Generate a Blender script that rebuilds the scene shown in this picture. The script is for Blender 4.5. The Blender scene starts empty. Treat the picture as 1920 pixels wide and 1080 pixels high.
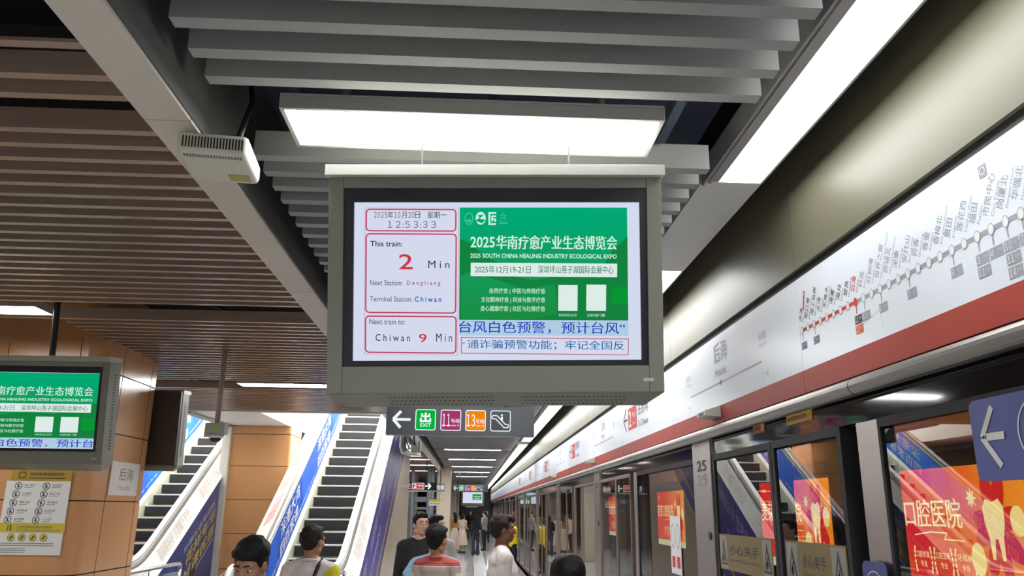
import bpy, bmesh, math, random
from mathutils import Matrix, Vector, Euler
PI = math.pi
R = math.radians
SC = bpy.context.scene
COL = SC.collection
random.seed(7)

# ------------------------------------------------------------------ camera, world, exposure
cam_data = bpy.data.cameras.new('camera')
cam_data.sensor_width = 36.0
cam_data.lens = 36.0 * 1478.7 / 1920.0
cam_data.clip_start = 0.05
cam_data.clip_end = 300
cam = bpy.data.objects.new('camera', cam_data)
COL.objects.link(cam)
EYE = 1.80
_yaw, _pitch, _roll = R(2.73), R(15.68), R(0.64)
_F = Vector((math.sin(_yaw)*math.cos(_pitch), math.cos(_yaw)*math.cos(_pitch), math.sin(_pitch)))
_r = Vector((math.cos(_yaw), -math.sin(_yaw), 0))
_u = _r.cross(_F)
_Rt = _r*math.cos(_roll) + _u*math.sin(_roll)
_Up = -_r*math.sin(_roll) + _u*math.cos(_roll)
cam.matrix_world = Matrix(((_Rt.x, _Up.x, -_F.x, 0), (_Rt.y, _Up.y, -_F.y, 0), (_Rt.z, _Up.z, -_F.z, EYE), (0, 0, 0, 1)))
SC.camera = cam
world = bpy.data.worlds.new('station_air')
SC.world = world
world.use_nodes = True
world.node_tree.nodes['Background'].inputs[0].default_value = (0.6, 0.65, 0.7, 1)
world.node_tree.nodes['Background'].inputs[1].default_value = 0.05
SC.view_settings.view_transform = 'Standard'
SC.view_settings.look = 'None'
SC.view_settings.exposure = 0.0
SC.view_settings.gamma = 1.0
SC.view_settings.use_curve_mapping = False
SC.cycles.max_bounces = 8
SC.cycles.diffuse_bounces = 4
SC.cycles.glossy_bounces = 4
SC.cycles.transparent_max_bounces = 24
SC.cycles.sample_clamp_indirect = 6.0
SC.cycles.caustics_reflective = False
SC.cycles.caustics_refractive = False
PANEL_GLOW = 30.0       # cross panels
STRIP_GLOW = 16.0        # strip along the doors
WELL_POWER = 560.0      # lamps up inside the escalator wells

# ------------------------------------------------------------------ materials
def lin(c):
    return tuple(((v/255)/12.92 if v/255 <= 0.04045 else ((v/255+0.055)/1.055)**2.4) for v in c)
MATS = {}
def mat(name, rgb, rough=0.5, metal=0.0, var=0.08, scale=6.0, stretch=(1, 1, 1), bump=0.0, spec=0.5):
    if name in MATS: return MATS[name]
    m = bpy.data.materials.new(name); m.use_nodes = True
    nt = m.node_tree; b = nt.nodes['Principled BSDF']
    c = lin(rgb)
    b.inputs['Roughness'].default_value = rough
    b.inputs['Metallic'].default_value = metal
    b.inputs['Specular IOR Level'].default_value = spec
    tc = nt.nodes.new('ShaderNodeTexCoord'); mp = nt.nodes.new('ShaderNodeMapping')
    mp.inputs['Scale'].default_value = stretch
    nz = nt.nodes.new('ShaderNodeTexNoise'); nz.inputs['Scale'].default_value = scale
    nz.inputs['Detail'].default_value = 5
    nt.links.new(tc.outputs['Object'], mp.inputs['Vector']); nt.links.new(mp.outputs[0], nz.inputs['Vector'])
    mx = nt.nodes.new('ShaderNodeMix'); mx.data_type = 'RGBA'
    mx.inputs[6].default_value = tuple(v*(1-var) for v in c)+(1,)
    mx.inputs[7].default_value = tuple(min(1, v*(1+var)) for v in c)+(1,)
    nt.links.new(nz.outputs['Fac'], mx.inputs[0]); nt.links.new(mx.outputs[2], b.inputs['Base Color'])
    if bump:
        bp = nt.nodes.new('ShaderNodeBump'); bp.inputs['Strength'].default_value = bump; bp.inputs['Distance'].default_value = 0.01
        nt.links.new(nz.outputs['Fac'], bp.inputs['Height']); nt.links.new(bp.outputs[0], b.inputs['Normal'])
    MATS[name] = m
    return m
def glow(name, rgb, strength=1.0, rgb2=None, axis=None, rng=None):
    """something that gives off light: lamps, screens, backlit signs and posters; optional printed blend along an axis"""
    if name in MATS: return MATS[name]
    m = bpy.data.materials.new(name); m.use_nodes = True
    nt = m.node_tree; nt.nodes.clear()
    out = nt.nodes.new('ShaderNodeOutputMaterial'); e = nt.nodes.new('ShaderNodeEmission')
    e.inputs[0].default_value = lin(rgb)+(1,); e.inputs[1].default_value = strength
    if rgb2:
        tc = nt.nodes.new('ShaderNodeTexCoord'); sp = nt.nodes.new('ShaderNodeSeparateXYZ')
        mr = nt.nodes.new('ShaderNodeMapRange'); mr.inputs[1].default_value, mr.inputs[2].default_value = rng
        nz = nt.nodes.new('ShaderNodeTexNoise'); nz.inputs['Scale'].default_value = 3.0
        ad = nt.nodes.new('ShaderNodeMath'); ad.operation = 'MULTIPLY_ADD'; ad.inputs[1].default_value = 0.5; ad.inputs[2].default_value = -0.25
        a2 = nt.nodes.new('ShaderNodeMath'); a2.operation = 'ADD'; a2.use_clamp = True
        mx = nt.nodes.new('ShaderNodeMix'); mx.data_type = 'RGBA'
        mx.inputs[6].default_value = lin(rgb)+(1,); mx.inputs[7].default_value = lin(rgb2)+(1,)
        nt.links.new(tc.outputs['Object'], sp.inputs[0]); nt.links.new(sp.outputs[axis], mr.inputs[0])
        nt.links.new(tc.outputs['Object'], nz.inputs['Vector']); nt.links.new(nz.outputs['Fac'], ad.inputs[0])
        nt.links.new(ad.outputs[0], a2.inputs[0]); nt.links.new(mr.outputs[0], a2.inputs[1])
        nt.links.new(a2.outputs[0], mx.inputs[0]); nt.links.new(mx.outputs[2], e.inputs[0])
    nt.links.new(e.outputs[0], out.inputs[0])
    MATS[name] = m
    return m
def glass_mat(name, tint, ior=1.85):
    if name in MATS: return MATS[name]
    m = bpy.data.materials.new(name); m.use_nodes = True
    nt = m.node_tree; nt.nodes.clear()
    out = nt.nodes.new('ShaderNodeOutputMaterial')
    tr = nt.nodes.new('ShaderNodeBsdfTransparent'); tr.inputs[0].default_value = tint+(1,)
    clear = nt.nodes.new('ShaderNodeBsdfTransparent')
    gl = nt.nodes.new('ShaderNodeBsdfGlossy'); gl.inputs['Roughness'].default_value = 0.0
    gl.inputs[0].default_value = (1, 1, 1, 1)
    fr = nt.nodes.new('ShaderNodeFresnel'); fr.inputs[0].default_value = ior
    mx = nt.nodes.new('ShaderNodeMixShader'); mb = nt.nodes.new('ShaderNodeMixShader'); ge = nt.nodes.new('ShaderNodeNewGeometry')
    nt.links.new(fr.outputs[0], mx.inputs[0]); nt.links.new(tr.outputs[0], mx.inputs[1]); nt.links.new(gl.outputs[0], mx.inputs[2])
    nt.links.new(ge.outputs['Backfacing'], mb.inputs[0]); nt.links.new(mx.outputs[0], mb.inputs[1]); nt.links.new(clear.outputs[0], mb.inputs[2])
    nt.links.new(mb.outputs[0], out.inputs[0])
    MATS[name] = m
    return m
def brick_mat(name, rgb, mortar, bw, bh, gap, rough, var=0.06):
    if name in MATS: return MATS[name]
    m = bpy.data.materials.new(name); m.use_nodes = True
    nt = m.node_tree; b = nt.nodes['Principled BSDF']; b.inputs['Roughness'].default_value = rough
    tc = nt.nodes.new('ShaderNodeTexCoord'); br = nt.nodes.new('ShaderNodeTexBrick')
    br.offset = 0; br.inputs['Scale'].default_value = 1; br.inputs['Brick Width'].default_value = bw
    br.inputs['Row Height'].default_value = bh; br.inputs['Mortar Size'].default_value = gap
    c = lin(rgb)
    br.inputs['Color1'].default_value = tuple(v*(1-var) for v in c)+(1,); br.inputs['Color2'].default_value = tuple(min(1, v*(1+var)) for v in c)+(1,)
    br.inputs['Mortar'].default_value = lin(mortar)+(1,)
    nt.links.new(tc.outputs['Object'], br.inputs['Vector']); nt.links.new(br.outputs['Color'], b.inputs['Base Color'])
    MATS[name] = m
    return m

M_slat = mat('grey_painted_metal', (150, 148, 146), 0.55, 0, 0.05)
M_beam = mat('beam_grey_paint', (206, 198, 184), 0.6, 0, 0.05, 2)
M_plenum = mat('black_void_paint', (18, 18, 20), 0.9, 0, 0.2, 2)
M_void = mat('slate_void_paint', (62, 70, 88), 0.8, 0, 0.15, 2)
M_wood = mat('brown_wood_slat', (158, 136, 120), 0.26, 0, 0.2, 3, (0.3, 8, 8), 0.0, 0.7)
M_white = mat('white_metal', (225, 224, 220), 0.4, 0, 0.03)
M_wellw = mat('white_plaster', (235, 235, 230), 0.7, 0, 0.03)
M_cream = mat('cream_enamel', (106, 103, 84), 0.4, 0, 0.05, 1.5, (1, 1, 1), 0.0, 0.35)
M_band = mat('white_enamel', (222, 229, 236), 0.3, 0, 0.03, 1.5)
M_red = mat('brick_red_enamel', (164, 66, 54), 0.5, 0, 0.06, 2, (1, 1, 1), 0.0, 0.25)
M_black = mat('black_plastic', (18, 18, 20), 0.4, 0, 0.1)
M_blackgl = mat('black_gloss_glass', (12, 12, 14), 0.06, 0, 0.1)
M_rubber = mat('black_rubber', (24, 24, 25), 0.6, 0, 0.1)
M_steel = mat('brushed_steel', (178, 172, 164), 0.3, 1.0, 0.08, 14, (1, 1, 0.1))
M_bronze = mat('brown_door_frame', (150, 132, 118), 0.35, 0.8, 0.1, 10, (1, 1, 0.1))
M_tube = mat('satin_steel_tube', (150, 146, 140), 0.42, 1.0, 0.05, 5)
M_chrome = mat('polished_steel', (205, 203, 200), 0.16, 1.0, 0.05, 5)
M_house = mat('olive_grey_housing', (136, 137, 124), 0.45, 0, 0.04)
M_houselt = mat('pale_grey_housing', (196, 198, 186), 0.4, 0, 0.03)
M_bezel = mat('dark_bezel', (42, 46, 54), 0.3, 0, 0.05)
M_beige = mat('beige_enamel_panel', (204, 152, 106), 0.2, 0, 0.06, 1.2)
M_marble = mat('streaked_beige_stone', (186, 170, 152), 0.22, 0, 0.16, 3, (6, 6, 0.35))
M_seam = mat('dark_joint', (58, 46, 38), 0.8, 0, 0.1)
M_paper = mat('white_print', (226, 226, 224), 0.5, 0, 0.03)
M_ink = mat('dark_ink', (70, 70, 76), 0.6, 0, 0.05)
M_inklt = mat('grey_ink', (152, 156, 164), 0.6, 0, 0.05)
M_inkred = mat('red_ink', (204, 44, 40), 0.5, 0, 0.05)
M_inkorange = mat('orange_ink', (214, 92, 40), 0.5, 0, 0.05)
M_inkblue = mat('blue_ink', (120, 124, 160), 0.6, 0, 0.05)
M_yellow = mat('yellow_print', (206, 186, 60), 0.5, 0, 0.05)
M_purple = mat('purple_blue_print', (74, 66, 150), 0.35, 0, 0.08, 1)
M_navy = mat('navy_blue_print', (44, 66, 128), 0.35, 0, 0.1, 1)
M_blue = mat('bright_blue_print', (34, 92, 200), 0.35, 0, 0.1, 1)
M_lamp = glow('lamp_diffuser', (255, 255, 255), PANEL_GLOW)
M_lampb = glow('lamp_diffuser_concourse', (255, 255, 255), 58.0)
M_lampc = glow('lamp_diffuser_dim', (255, 255, 250), 20.0)
M_stripl = glow('strip_diffuser', (255, 255, 255), STRIP_GLOW)
M_glass = glass_mat('door_glass', (0.86, 0.87, 0.85))
M_signw = glow('sign_white', (240, 248, 252), 1.0)
M_floor = brick_mat('grey_floor_tile', (202, 202, 204), (140, 140, 142), 0.8, 0.8, 0.006, 0.1)

# ------------------------------------------------------------------ mesh collector
def bands(name, stops, rgb_side=None, xlim=0.2):
    """woven cloth in level bands: stops are (height, rgb) from the hem upwards"""
    if name in MATS: return MATS[name]
    m = bpy.data.materials.new(name); m.use_nodes = True; nt = m.node_tree; b = nt.nodes['Principled BSDF']; b.inputs['Roughness'].default_value = 0.9
    tc = nt.nodes.new('ShaderNodeTexCoord'); sp = nt.nodes.new('ShaderNodeSeparateXYZ'); mr = nt.nodes.new('ShaderNodeMapRange')
    mr.inputs[1].default_value = 0.0; mr.inputs[2].default_value = 2.0
    cr = nt.nodes.new('ShaderNodeValToRGB'); cr.color_ramp.interpolation = 'CONSTANT'
    while len(cr.color_ramp.elements) < len(stops): cr.color_ramp.elements.new(0.5)
    for e, (z, c) in zip(cr.color_ramp.elements, stops): e.position = z/2.0; e.color = lin(c)+(1,)
    nt.links.new(tc.outputs['Object'], sp.inputs[0]); nt.links.new(sp.outputs[2], mr.inputs[0]); nt.links.new(mr.outputs[0], cr.inputs[0])
    nt.links.new(cr.outputs[0], b.inputs['Base Color'])
    MATS[name] = m
    return m
ORD = ['first', 'second', 'third', 'fourth', 'fifth', 'sixth', 'seventh', 'eighth', 'ninth', 'tenth', 'eleventh', 'twelfth', 'thirteenth', 'fourteenth', 'fifteenth', 'sixteenth',
       'seventeenth', 'eighteenth', 'nineteenth', 'twentieth', 'twenty-first', 'twenty-second', 'twenty-third', 'twenty-fourth', 'twenty-fifth', 'twenty-sixth', 'twenty-seventh']
class MB:
    def __init__(s): s.v = []; s.f = []; s.mi = []; s.cur = 0
    def add(s, vs, fs):
        o = len(s.v); s.v += [tuple(v) for v in vs]
        for f in fs: s.f.append(tuple(i+o for i in f)); s.mi.append(s.cur)
        return s
    def box(s, x0, x1, y0, y1, z0, z1):
        return s.add([(x, y, z) for z in (z0, z1) for y in (y0, y1) for x in (x0, x1)],
                     [(0, 2, 3, 1), (4, 5, 7, 6), (0, 1, 5, 4), (2, 6, 7, 3), (0, 4, 6, 2), (1, 3, 7, 5)])
    def prism(s, poly, a0, a1, axis='y'):
        """closed 2D polygon swept along an axis; poly is (x,z) for y, (y,z) for x, (x,y) for z"""
        n = len(poly)
        mk = {'y': lambda p, a: (p[0], a, p[1]), 'x': lambda p, a: (a, p[0], p[1]), 'z': lambda p, a: (p[0], p[1], a)}[axis]
        vs = [mk(p, a0) for p in poly]+[mk(p, a1) for p in poly]
        fs = [(i, (i+1) % n, n+(i+1) % n, n+i) for i in range(n)]
        return s.add(vs, fs+[tuple(range(n-1, -1, -1)), tuple(range(n, 2*n))])
    def tube(s, pts, r, seg=10, cap=True):
        pts = [Vector(p) for p in pts]; n = len(pts); rings = []
        up = Vector((0, 0, 1))
        for i, p in enumerate(pts):
            d = (pts[min(i+1, n-1)]-pts[max(i-1, 0)]).normalized()
            a = d.cross(up if abs(d.z) < 0.95 else Vector((1, 0, 0))).normalized(); b = a.cross(d)
            rr = r[i] if isinstance(r, (list, tuple)) else r
            rings.append([p+a*math.cos(2*PI*k/seg)*rr+b*math.sin(2*PI*k/seg)*rr for k in range(seg)])
        vs = [v for rg in rings for v in rg]
        fs = [(i*seg+k, i*seg+(k+1) % seg, (i+1)*seg+(k+1) % seg, (i+1)*seg+k) for i in range(n-1) for k in range(seg)]
        if cap: fs += [tuple(range(seg-1, -1, -1)), tuple(range((n-1)*seg, n*seg))]
        return s.add(vs, fs)
    def ball(s, c, r, seg=16, rings=10, mt=None):
        rx, ry, rz = r if isinstance(r, (tuple, list)) else (r, r, r)
        vs = [(0, 0, rz)]
        for i in range(1, rings):
            t = PI*i/rings
            vs += [(rx*math.sin(t)*math.cos(2*PI*k/seg), ry*math.sin(t)*math.sin(2*PI*k/seg), rz*math.cos(t)) for k in range(seg)]
        vs.append((0, 0, -rz))
        fs = [(0, 1+k, 1+(k+1) % seg) for k in range(seg)]
        for i in range(rings-2):
            a = 1+i*seg
            fs += [(a+k, a+seg+k, a+seg+(k+1) % seg, a+(k+1) % seg) for k in range(seg)]
        l = len(vs)-1; a = 1+(rings-2)*seg
        fs += [(l, a+(k+1) % seg, a+k) for k in range(seg)]
        vs = [Vector(v) for v in vs]
        if mt is not None: vs = [mt @ v for v in vs]
        return s.add([v+Vector(c) for v in vs], fs)
    def cone(s, p1, r1, p2, r2, seg=14, flat1=False, flat2=False):
        p1, p2 = Vector(p1), Vector(p2); d = p2-p1; L = d.length; d = d/L
        path, rr = [], []
        if not flat1:
            for k in range(4):
                a = PI/2*(1-k/4); path.append(p1-d*r1*math.sin(a)); rr.append(max(1e-4, r1*math.cos(a)))
        for k in range(5): path.append(p1+d*L*k/4); rr.append(r1+(r2-r1)*k/4)
        if not flat2:
            for k in range(1, 5):
                a = PI/2*k/4; path.append(p2+d*r2*math.sin(a)); rr.append(max(1e-4, r2*math.cos(a)))
        return s.tube(path, rr, seg)
    def sweep(s, poly, fn, ys):
        """polygon (x,dz) carried along y with height fn(y)"""
        n = len(poly); vs = [(px, y, fn(y)+pz) for y in ys for px, pz in poly]; m = len(ys)
        fs = [(i*n+k, i*n+(k+1) % n, (i+1)*n+(k+1) % n, (i+1)*n+k) for i in range(m-1) for k in range(n)]
        return s.add(vs, fs+[tuple(range(n-1, -1, -1)), tuple(range((m-1)*n, m*n))])
    def build(s, name, mats, parent=None, bevel=0.0, smooth=False, off=(0, 0, 0)):
        me = bpy.data.meshes.new(name)
        me.from_pydata([(v[0]-off[0], v[1]-off[1], v[2]-off[2]) for v in s.v], [], s.f)
        if not isinstance(mats, (list, tuple)): mats = [mats]
        for m in mats: me.materials.append(m)
        if len(mats) > 1: me.polygons.foreach_set('material_index', s.mi)
        bm = bmesh.new(); bm.from_mesh(me); bmesh.ops.recalc_face_normals(bm, faces=bm.faces); bm.to_mesh(me); bm.free()
        if smooth: me.polygons.foreach_set('use_smooth', [True]*len(me.polygons))
        o = bpy.data.objects.new(name, me); COL.objects.link(o)
        if parent: o.parent = parent
        if bevel:
            b = o.modifiers.new('bevel', 'BEVEL'); b.width = bevel; b.segments = 2; b.limit_method = 'ANGLE'
            me.polygons.foreach_set('use_smooth', [True]*len(me.polygons))
            w = o.modifiers.new('wn', 'WEIGHTED_NORMAL'); w.keep_sharp = True
        return o
def tag(o, label, cat, group=None, kind=None):
    o['label'] = label; o['category'] = cat
    if group: o['group'] = group
    if kind: o['kind'] = kind
    return o
def thing(name, label, cat, loc=(0, 0, 0), rot=(0, 0, 0), group=None):
    o = bpy.data.objects.new(name, None); COL.objects.link(o)
    o.empty_display_size = 0.1
    o.location = loc; o.rotation_euler = rot
    return tag(o, label, cat, group)
def struct(o): o['kind'] = 'structure'; return o
def dup(root, loc, label, group=None, rot=None):
    r = root.copy(); COL.objects.link(r); r.location = loc; r['label'] = label
    if rot is not None: r.rotation_euler = rot
    if group: r['group'] = group
    for ch in list(root.children):
        c = ch.copy(); COL.objects.link(c); c.parent = r
        for g in list(ch.children):
            d = g.copy(); COL.objects.link(d); d.parent = c
    return r
# ------------------------------------------------------------------ lettering
_tc = {}
def glyphs(body, bold=0.0, gap=1.0):
    key = (body, bold, gap)
    if key in _tc: return _tc[key]
    cu = bpy.data.curves.new('lettering', 'FONT'); cu.body = body; cu.size = 1; cu.resolution_u = 3; cu.offset = bold; cu.space_character = gap
    cu.fill_mode = 'FRONT'
    ob = bpy.data.objects.new('lettering', cu); COL.objects.link(ob)
    dg = bpy.context.evaluated_depsgraph_get()
    me = bpy.data.meshes.new_from_object(ob.evaluated_get(dg))
    vs = [(v.co.x, v.co.y) for v in me.vertices]; fs = [tuple(p.vertices) for p in me.polygons]
    bpy.data.objects.remove(ob); bpy.data.curves.remove(cu); bpy.data.meshes.remove(me)
    if vs:
        x0 = min(v[0] for v in vs); x1 = max(v[0] for v in vs); y0 = min(v[1] for v in vs); y1 = max(v[1] for v in vs)
        vs = [((x-x0)/(x1-x0 or 1), (y-y0)/(y1-y0 or 1)) for x, y in vs]
    _tc[key] = (vs, fs)
    return _tc[key]
def wide(n): return ''.join(chr(ord(c)+0xFEE0) if c.isdigit() else c for c in n)
class Art:
    """flat printed or lit artwork on a surface: u to the right, v up, d out of the surface (towards -y locally)"""
    def __init__(s, mp=None, conv=None):
        s.map = mp or (lambda u, v, d: (u, -d, v)); s.conv = conv or (lambda x, y: (x, y)); s.parts = {}
    def mb(s, key):
        return s.parts.setdefault(key, MB())
    def poly(s, key, pts, d=0.001):
        pts = [s.conv(*p) for p in pts]
        s.mb(key).add([s.map(u, v, d) for u, v in pts], [tuple(range(len(pts)))])
    def rect(s, key, x0, y0, x1, y1, d=0.001): s.poly(key, [(x0, y0), (x1, y0), (x1, y1), (x0, y1)], d)
    def rpts(s, x0, y0, x1, y1, r, n=5):
        xa, xb = min(x0, x1), max(x0, x1); ya, yb = min(y0, y1), max(y0, y1); out = []
        for cx, cy, a in ((xb-r, yb-r, 0), (xa+r, yb-r, 90), (xa+r, ya+r, 180), (xb-r, ya+r, 270)):
            out += [(cx+r*math.cos(R(a+90*k/n)), cy+r*math.sin(R(a+90*k/n))) for k in range(n+1)]
        return out
    def rrect(s, key, x0, y0, x1, y1, r, d=0.001): s.poly(key, s.rpts(x0, y0, x1, y1, r), d)
    def loop(s, key, pts, pin, d=0.001):
        n = len(pts); a = [s.conv(*p) for p in pts]; b = [s.conv(*p) for p in pin]
        s.mb(key).add([s.map(u, v, d) for u, v in a+b], [(i, (i+1) % n, n+(i+1) % n, n+i) for i in range(n)])
    def rring(s, key, x0, y0, x1, y1, r, w, d=0.001):
        xa, xb = min(x0, x1), max(x0, x1); ya, yb = min(y0, y1), max(y0, y1)
        s.loop(key, s.rpts(xa, ya, xb, yb, r), s.rpts(xa+w, ya+w, xb-w, yb-w, max(r-w, 1e-4)), d)
    def disc(s, key, cx, cy, rx, ry=None, d=0.001, n=20):
        ry = ry or rx
        s.poly(key, [(cx+rx*math.cos(2*PI*k/n), cy+ry*math.sin(2*PI*k/n)) for k in range(n)], d)
    def ring(s, key, cx, cy, r, w, d=0.001, n=24, ry=None):
        ry = ry or r
        s.loop(key, [(cx+r*math.cos(2*PI*k/n), cy+ry*math.sin(2*PI*k/n)) for k in range(n)],
               [(cx+(r-w)*math.cos(2*PI*k/n), cy+(ry-w)*math.sin(2*PI*k/n)) for k in range(n)], d)
    def line(s, key, pts, w, d=0.001):
        for (xa, ya), (xb, yb) in zip(pts[:-1], pts[1:]):
            L = math.hypot(xb-xa, yb-ya); nx, ny = -(yb-ya)/L*w/2, (xb-xa)/L*w/2
            s.poly(key, [(xa+nx, ya+ny), (xb+nx, yb+ny), (xb-nx, yb-ny), (xa-nx, ya-ny)], d)
    def text(s, key, body, x0, y0, x1, y1, bold=0.0, d=0.002, rot=0.0, shear=0.0, gap=1.0):
        """lettering that fills the box x0..x1 by y0..y1 (y0 the foot); rot turns it about (x0,y0)"""
        cjk = any(ord(ch) > 0x2e80 for ch in body)
        vs, fs = glyphs(body, 0.0 if cjk else bold, gap)
        if not vs: return
        sh = [0.0]
        if cjk and bold > 0:                      # heavier strokes: the same glyphs laid a hair apart
            w = bold*1.1*abs(x1-x0)/max(1, len(body)); sh = [0.0, -w, w]
        c, sn = math.cos(rot), math.sin(rot)
        for i, w in enumerate(sh):
            out = []
            for a, b in vs:
                px, py = a*(x1-x0)+shear*b+w, b*(y1-y0)
                u, v = s.conv(x0+c*px-sn*py, y0+sn*px+c*py)
                out.append(s.map(u, v, d+0.00012*i))
            s.mb(key).add(out, fs)
    def build(s, table, parent):
        for key, m in s.parts.items():
            nm, mt = table[key]
            o = bpy.data.objects.new(nm, None)
            bpy.data.objects.remove(o)
            me = bpy.data.meshes.new(nm); me.from_pydata(m.v, [], m.f); me.materials.append(mt)
            o = bpy.data.objects.new(nm, me); COL.objects.link(o); o.parent = parent
# ------------------------------------------------------------------ the setting: floor, ceilings, walls
YB, YF = -8.0, 72.0
struct(MB().box(-9, 1.66, YB, YF, -0.1, 0.0).build('floor', M_floor))
m = MB()
m.box(-9, 4.9, YB, 14.2, 3.95, 4.05); m.box(-9, 4.9, 26.2, YF, 3.95, 4.05)
m.box(-9, -7.05, 14.2, 26.2, 3.95, 4.05); m.box(-4.9, -3.8, 14.2, 26.2, 3.95, 4.05); m.box(-1.6, 4.9, 14.2, 26.2, 3.95, 4.05)
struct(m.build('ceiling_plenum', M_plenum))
# grey slats over the platform edge
m = MB()
edges = [2.05+0.172*k for k in range(-55, 4)]+[3.208+0.169*k for k in range(0, 400)]
lamps_y = [2.852, -1.25, -5.35, 6.95, 11.05, 15.15, 20.3, 24.4, 28.6, 32.9, 37.5]
for e in edges:
    if e > YF or any(abs(e-0.03-l) < 0.19 for l in lamps_y if l != 2.852): continue
    h = 0.03 if e == 3.036 else 0.115
    m.box(-0.966, 1.015, e-0.058, e, 3.25, 3.25+h)
struct(m.build('ceiling_grey_slats', M_slat))
m = MB()
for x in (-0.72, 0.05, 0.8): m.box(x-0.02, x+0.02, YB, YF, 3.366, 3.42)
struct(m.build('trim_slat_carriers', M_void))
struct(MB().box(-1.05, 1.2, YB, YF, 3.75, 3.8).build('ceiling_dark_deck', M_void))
# brown slats over the concourse side
m = MB()
ys = [2.614]+[2.84+0.157*k for k in range(0, 71)]
for e in ys:
    if e == 2.614: m.box(-9, -1.2, e-0.045, e, 3.4, 3.415); continue
    if e > 13.95 or abs(e-3.154) < 0.05 or 6.55 < e < 7.0 or 10.62 < e < 11.18: continue
    if 7.2 < e < 9.75: m.box(-3.72 if e < 9.3 else -3.9, -1.2, e-0.045, e, 3.4, 3.5); m.box(-9, -5.9, e-0.045, e, 3.4, 3.5)
    else: m.box(-9, -1.2, e-0.045, e, 3.4, 3.5)
e = 26.4
while e < YF:
    m.box(-9, -1.2, e-0.045, e, 3.4, 3.5); e += 0.157 if e < 45 else 0.32
for k in range(0, 78): m.box(-1.58, -1.2, 14.1+0.157*k-0.045, 14.1+0.157*k, 3.4, 3.5)
struct(m.build('ceiling_brown_slats', M_wood))
struct(MB().box(-9, -1.23, 0.4, 2.5, 3.42, 3.9).build('trim_black_bulkhead', mat('matt_black_bulkhead', (10, 10, 11), 0.95, 0, 0.1, 2, (1, 1, 1), 0, 0.05)))
m = MB()
for x in (-6.5, -2.3): m.box(x-0.02, x+0.02, 2.6, 13.95, 3.5, 3.54)
m.box(-2.0, -1.96, 26.2, YF, 3.5, 3.54)
struct(m.build('trim_brown_slat_carriers', M_plenum))
# long grey beam between the two ceilings
m = MB()
for a, b in ((YB, -2.6), (-2.6, 2.66), (2.66, 5.03), (5.03, 10.2), (10.2, 15.4), (15.4, 26), (26, 40), (40, YF)):
    m.box(-1.219, -1.054, a+0.003, b-0.003, 3.15, 3.95)
struct(m.build('trim_beam', M_beam))
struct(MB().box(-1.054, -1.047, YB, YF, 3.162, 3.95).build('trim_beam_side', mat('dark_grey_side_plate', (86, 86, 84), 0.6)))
# header and soffit round the escalator wells
m = MB(); m.box(-9, -1.5, 13.97, 14.12, 3.385, 3.6); struct(m.build('trim_well_header', M_white))
m = MB(); m.box(-4.89, -3.81, 14.12, 26, 3.4, 3.45); m.box(-9, -7.01, 14.12, 26, 3.4, 3.45); struct(m.build('ceiling_soffit', M_wellw))
m = MB(); m.box(-5.06, -4.9, 14.1, 16.62, 3.36, 3.44); struct(m.build('trim_soffit_edge', M_slat))
m = MB()
for xa, xb in ((-6.95, -4.95), (-3.75, -1.62)):
    m.box(xa-0.06, xa, 14.12, 26, 3.4, 8.0); m.box(xb, xb+0.06, 14.12, 26, 3.4, 8.0)
    m.box(xa, xb, 26, 26.1, 3.4, 8.0); m.box(xa, xb, 14.0, 14.12, 3.6, 8.0); m.box(xa-0.06, xb+0.06, 14, 26.1, 8.0, 8.1)
struct(m.build('wall_wells', M_wellw))
for i, (xa, xb) in enumerate(((-6.9, -5.0), (-3.7, -1.68))):
    L = bpy.data.lights.new('well_lamp', 'AREA'); L.shape = 'RECTANGLE'; L.size = 1.2; L.size_y = 9.0; L.energy = WELL_POWER
    L.color = (1, 0.99, 0.96)
    o = bpy.data.objects.new('well_lamp', L); COL.objects.link(o); o.location = ((xa+xb)/2, 19.5, 7.7)
    t = thing('well_ceiling_light', 'long white lamp panel high inside the %s escalator well' % ('left' if i == 0 else 'right'), 'ceiling light', ((xa+xb)/2, 19.5, 7.95))
    MB().box(-0.62, 0.62, -4.6, 4.6, -0.06, 0.04).build('frame', M_white, t)
    MB().box(-0.6, 0.6, -4.5, 4.5, -0.07, -0.06).build('diffuser', M_lamp, t)
# stone clad wall under the right escalator
struct(MB().box(-2.0, -1.79, 11.6, 23.7, 0, 3.4).build('wall_under_escalator', M_marble)) if False else None
def base(y):                                   # nosing line of both escalators, levelled out at the foot
    w = 0.10; t = 0.595*(y-13.44)/w
    return w*math.log(1+math.exp(t)) if t < 40 else w*t
m = MB()
yy = [12.2, 13, 14, 15, 16, 17, 18, 19, 20, 21, 22, 23, 23.7]
prof = [(12.2, 0)]+[(y, min(3.39, max(0.02, base(y)+0.5))) for y in yy]+[(23.7, 0)]
m.prism(prof, -1.9, -1.79, 'x'); m.box(-3.6, -1.79, 23.62, 23.7, 0, 3.39)
struct(m.build('wall_stone_cladding', M_marble))
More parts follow.
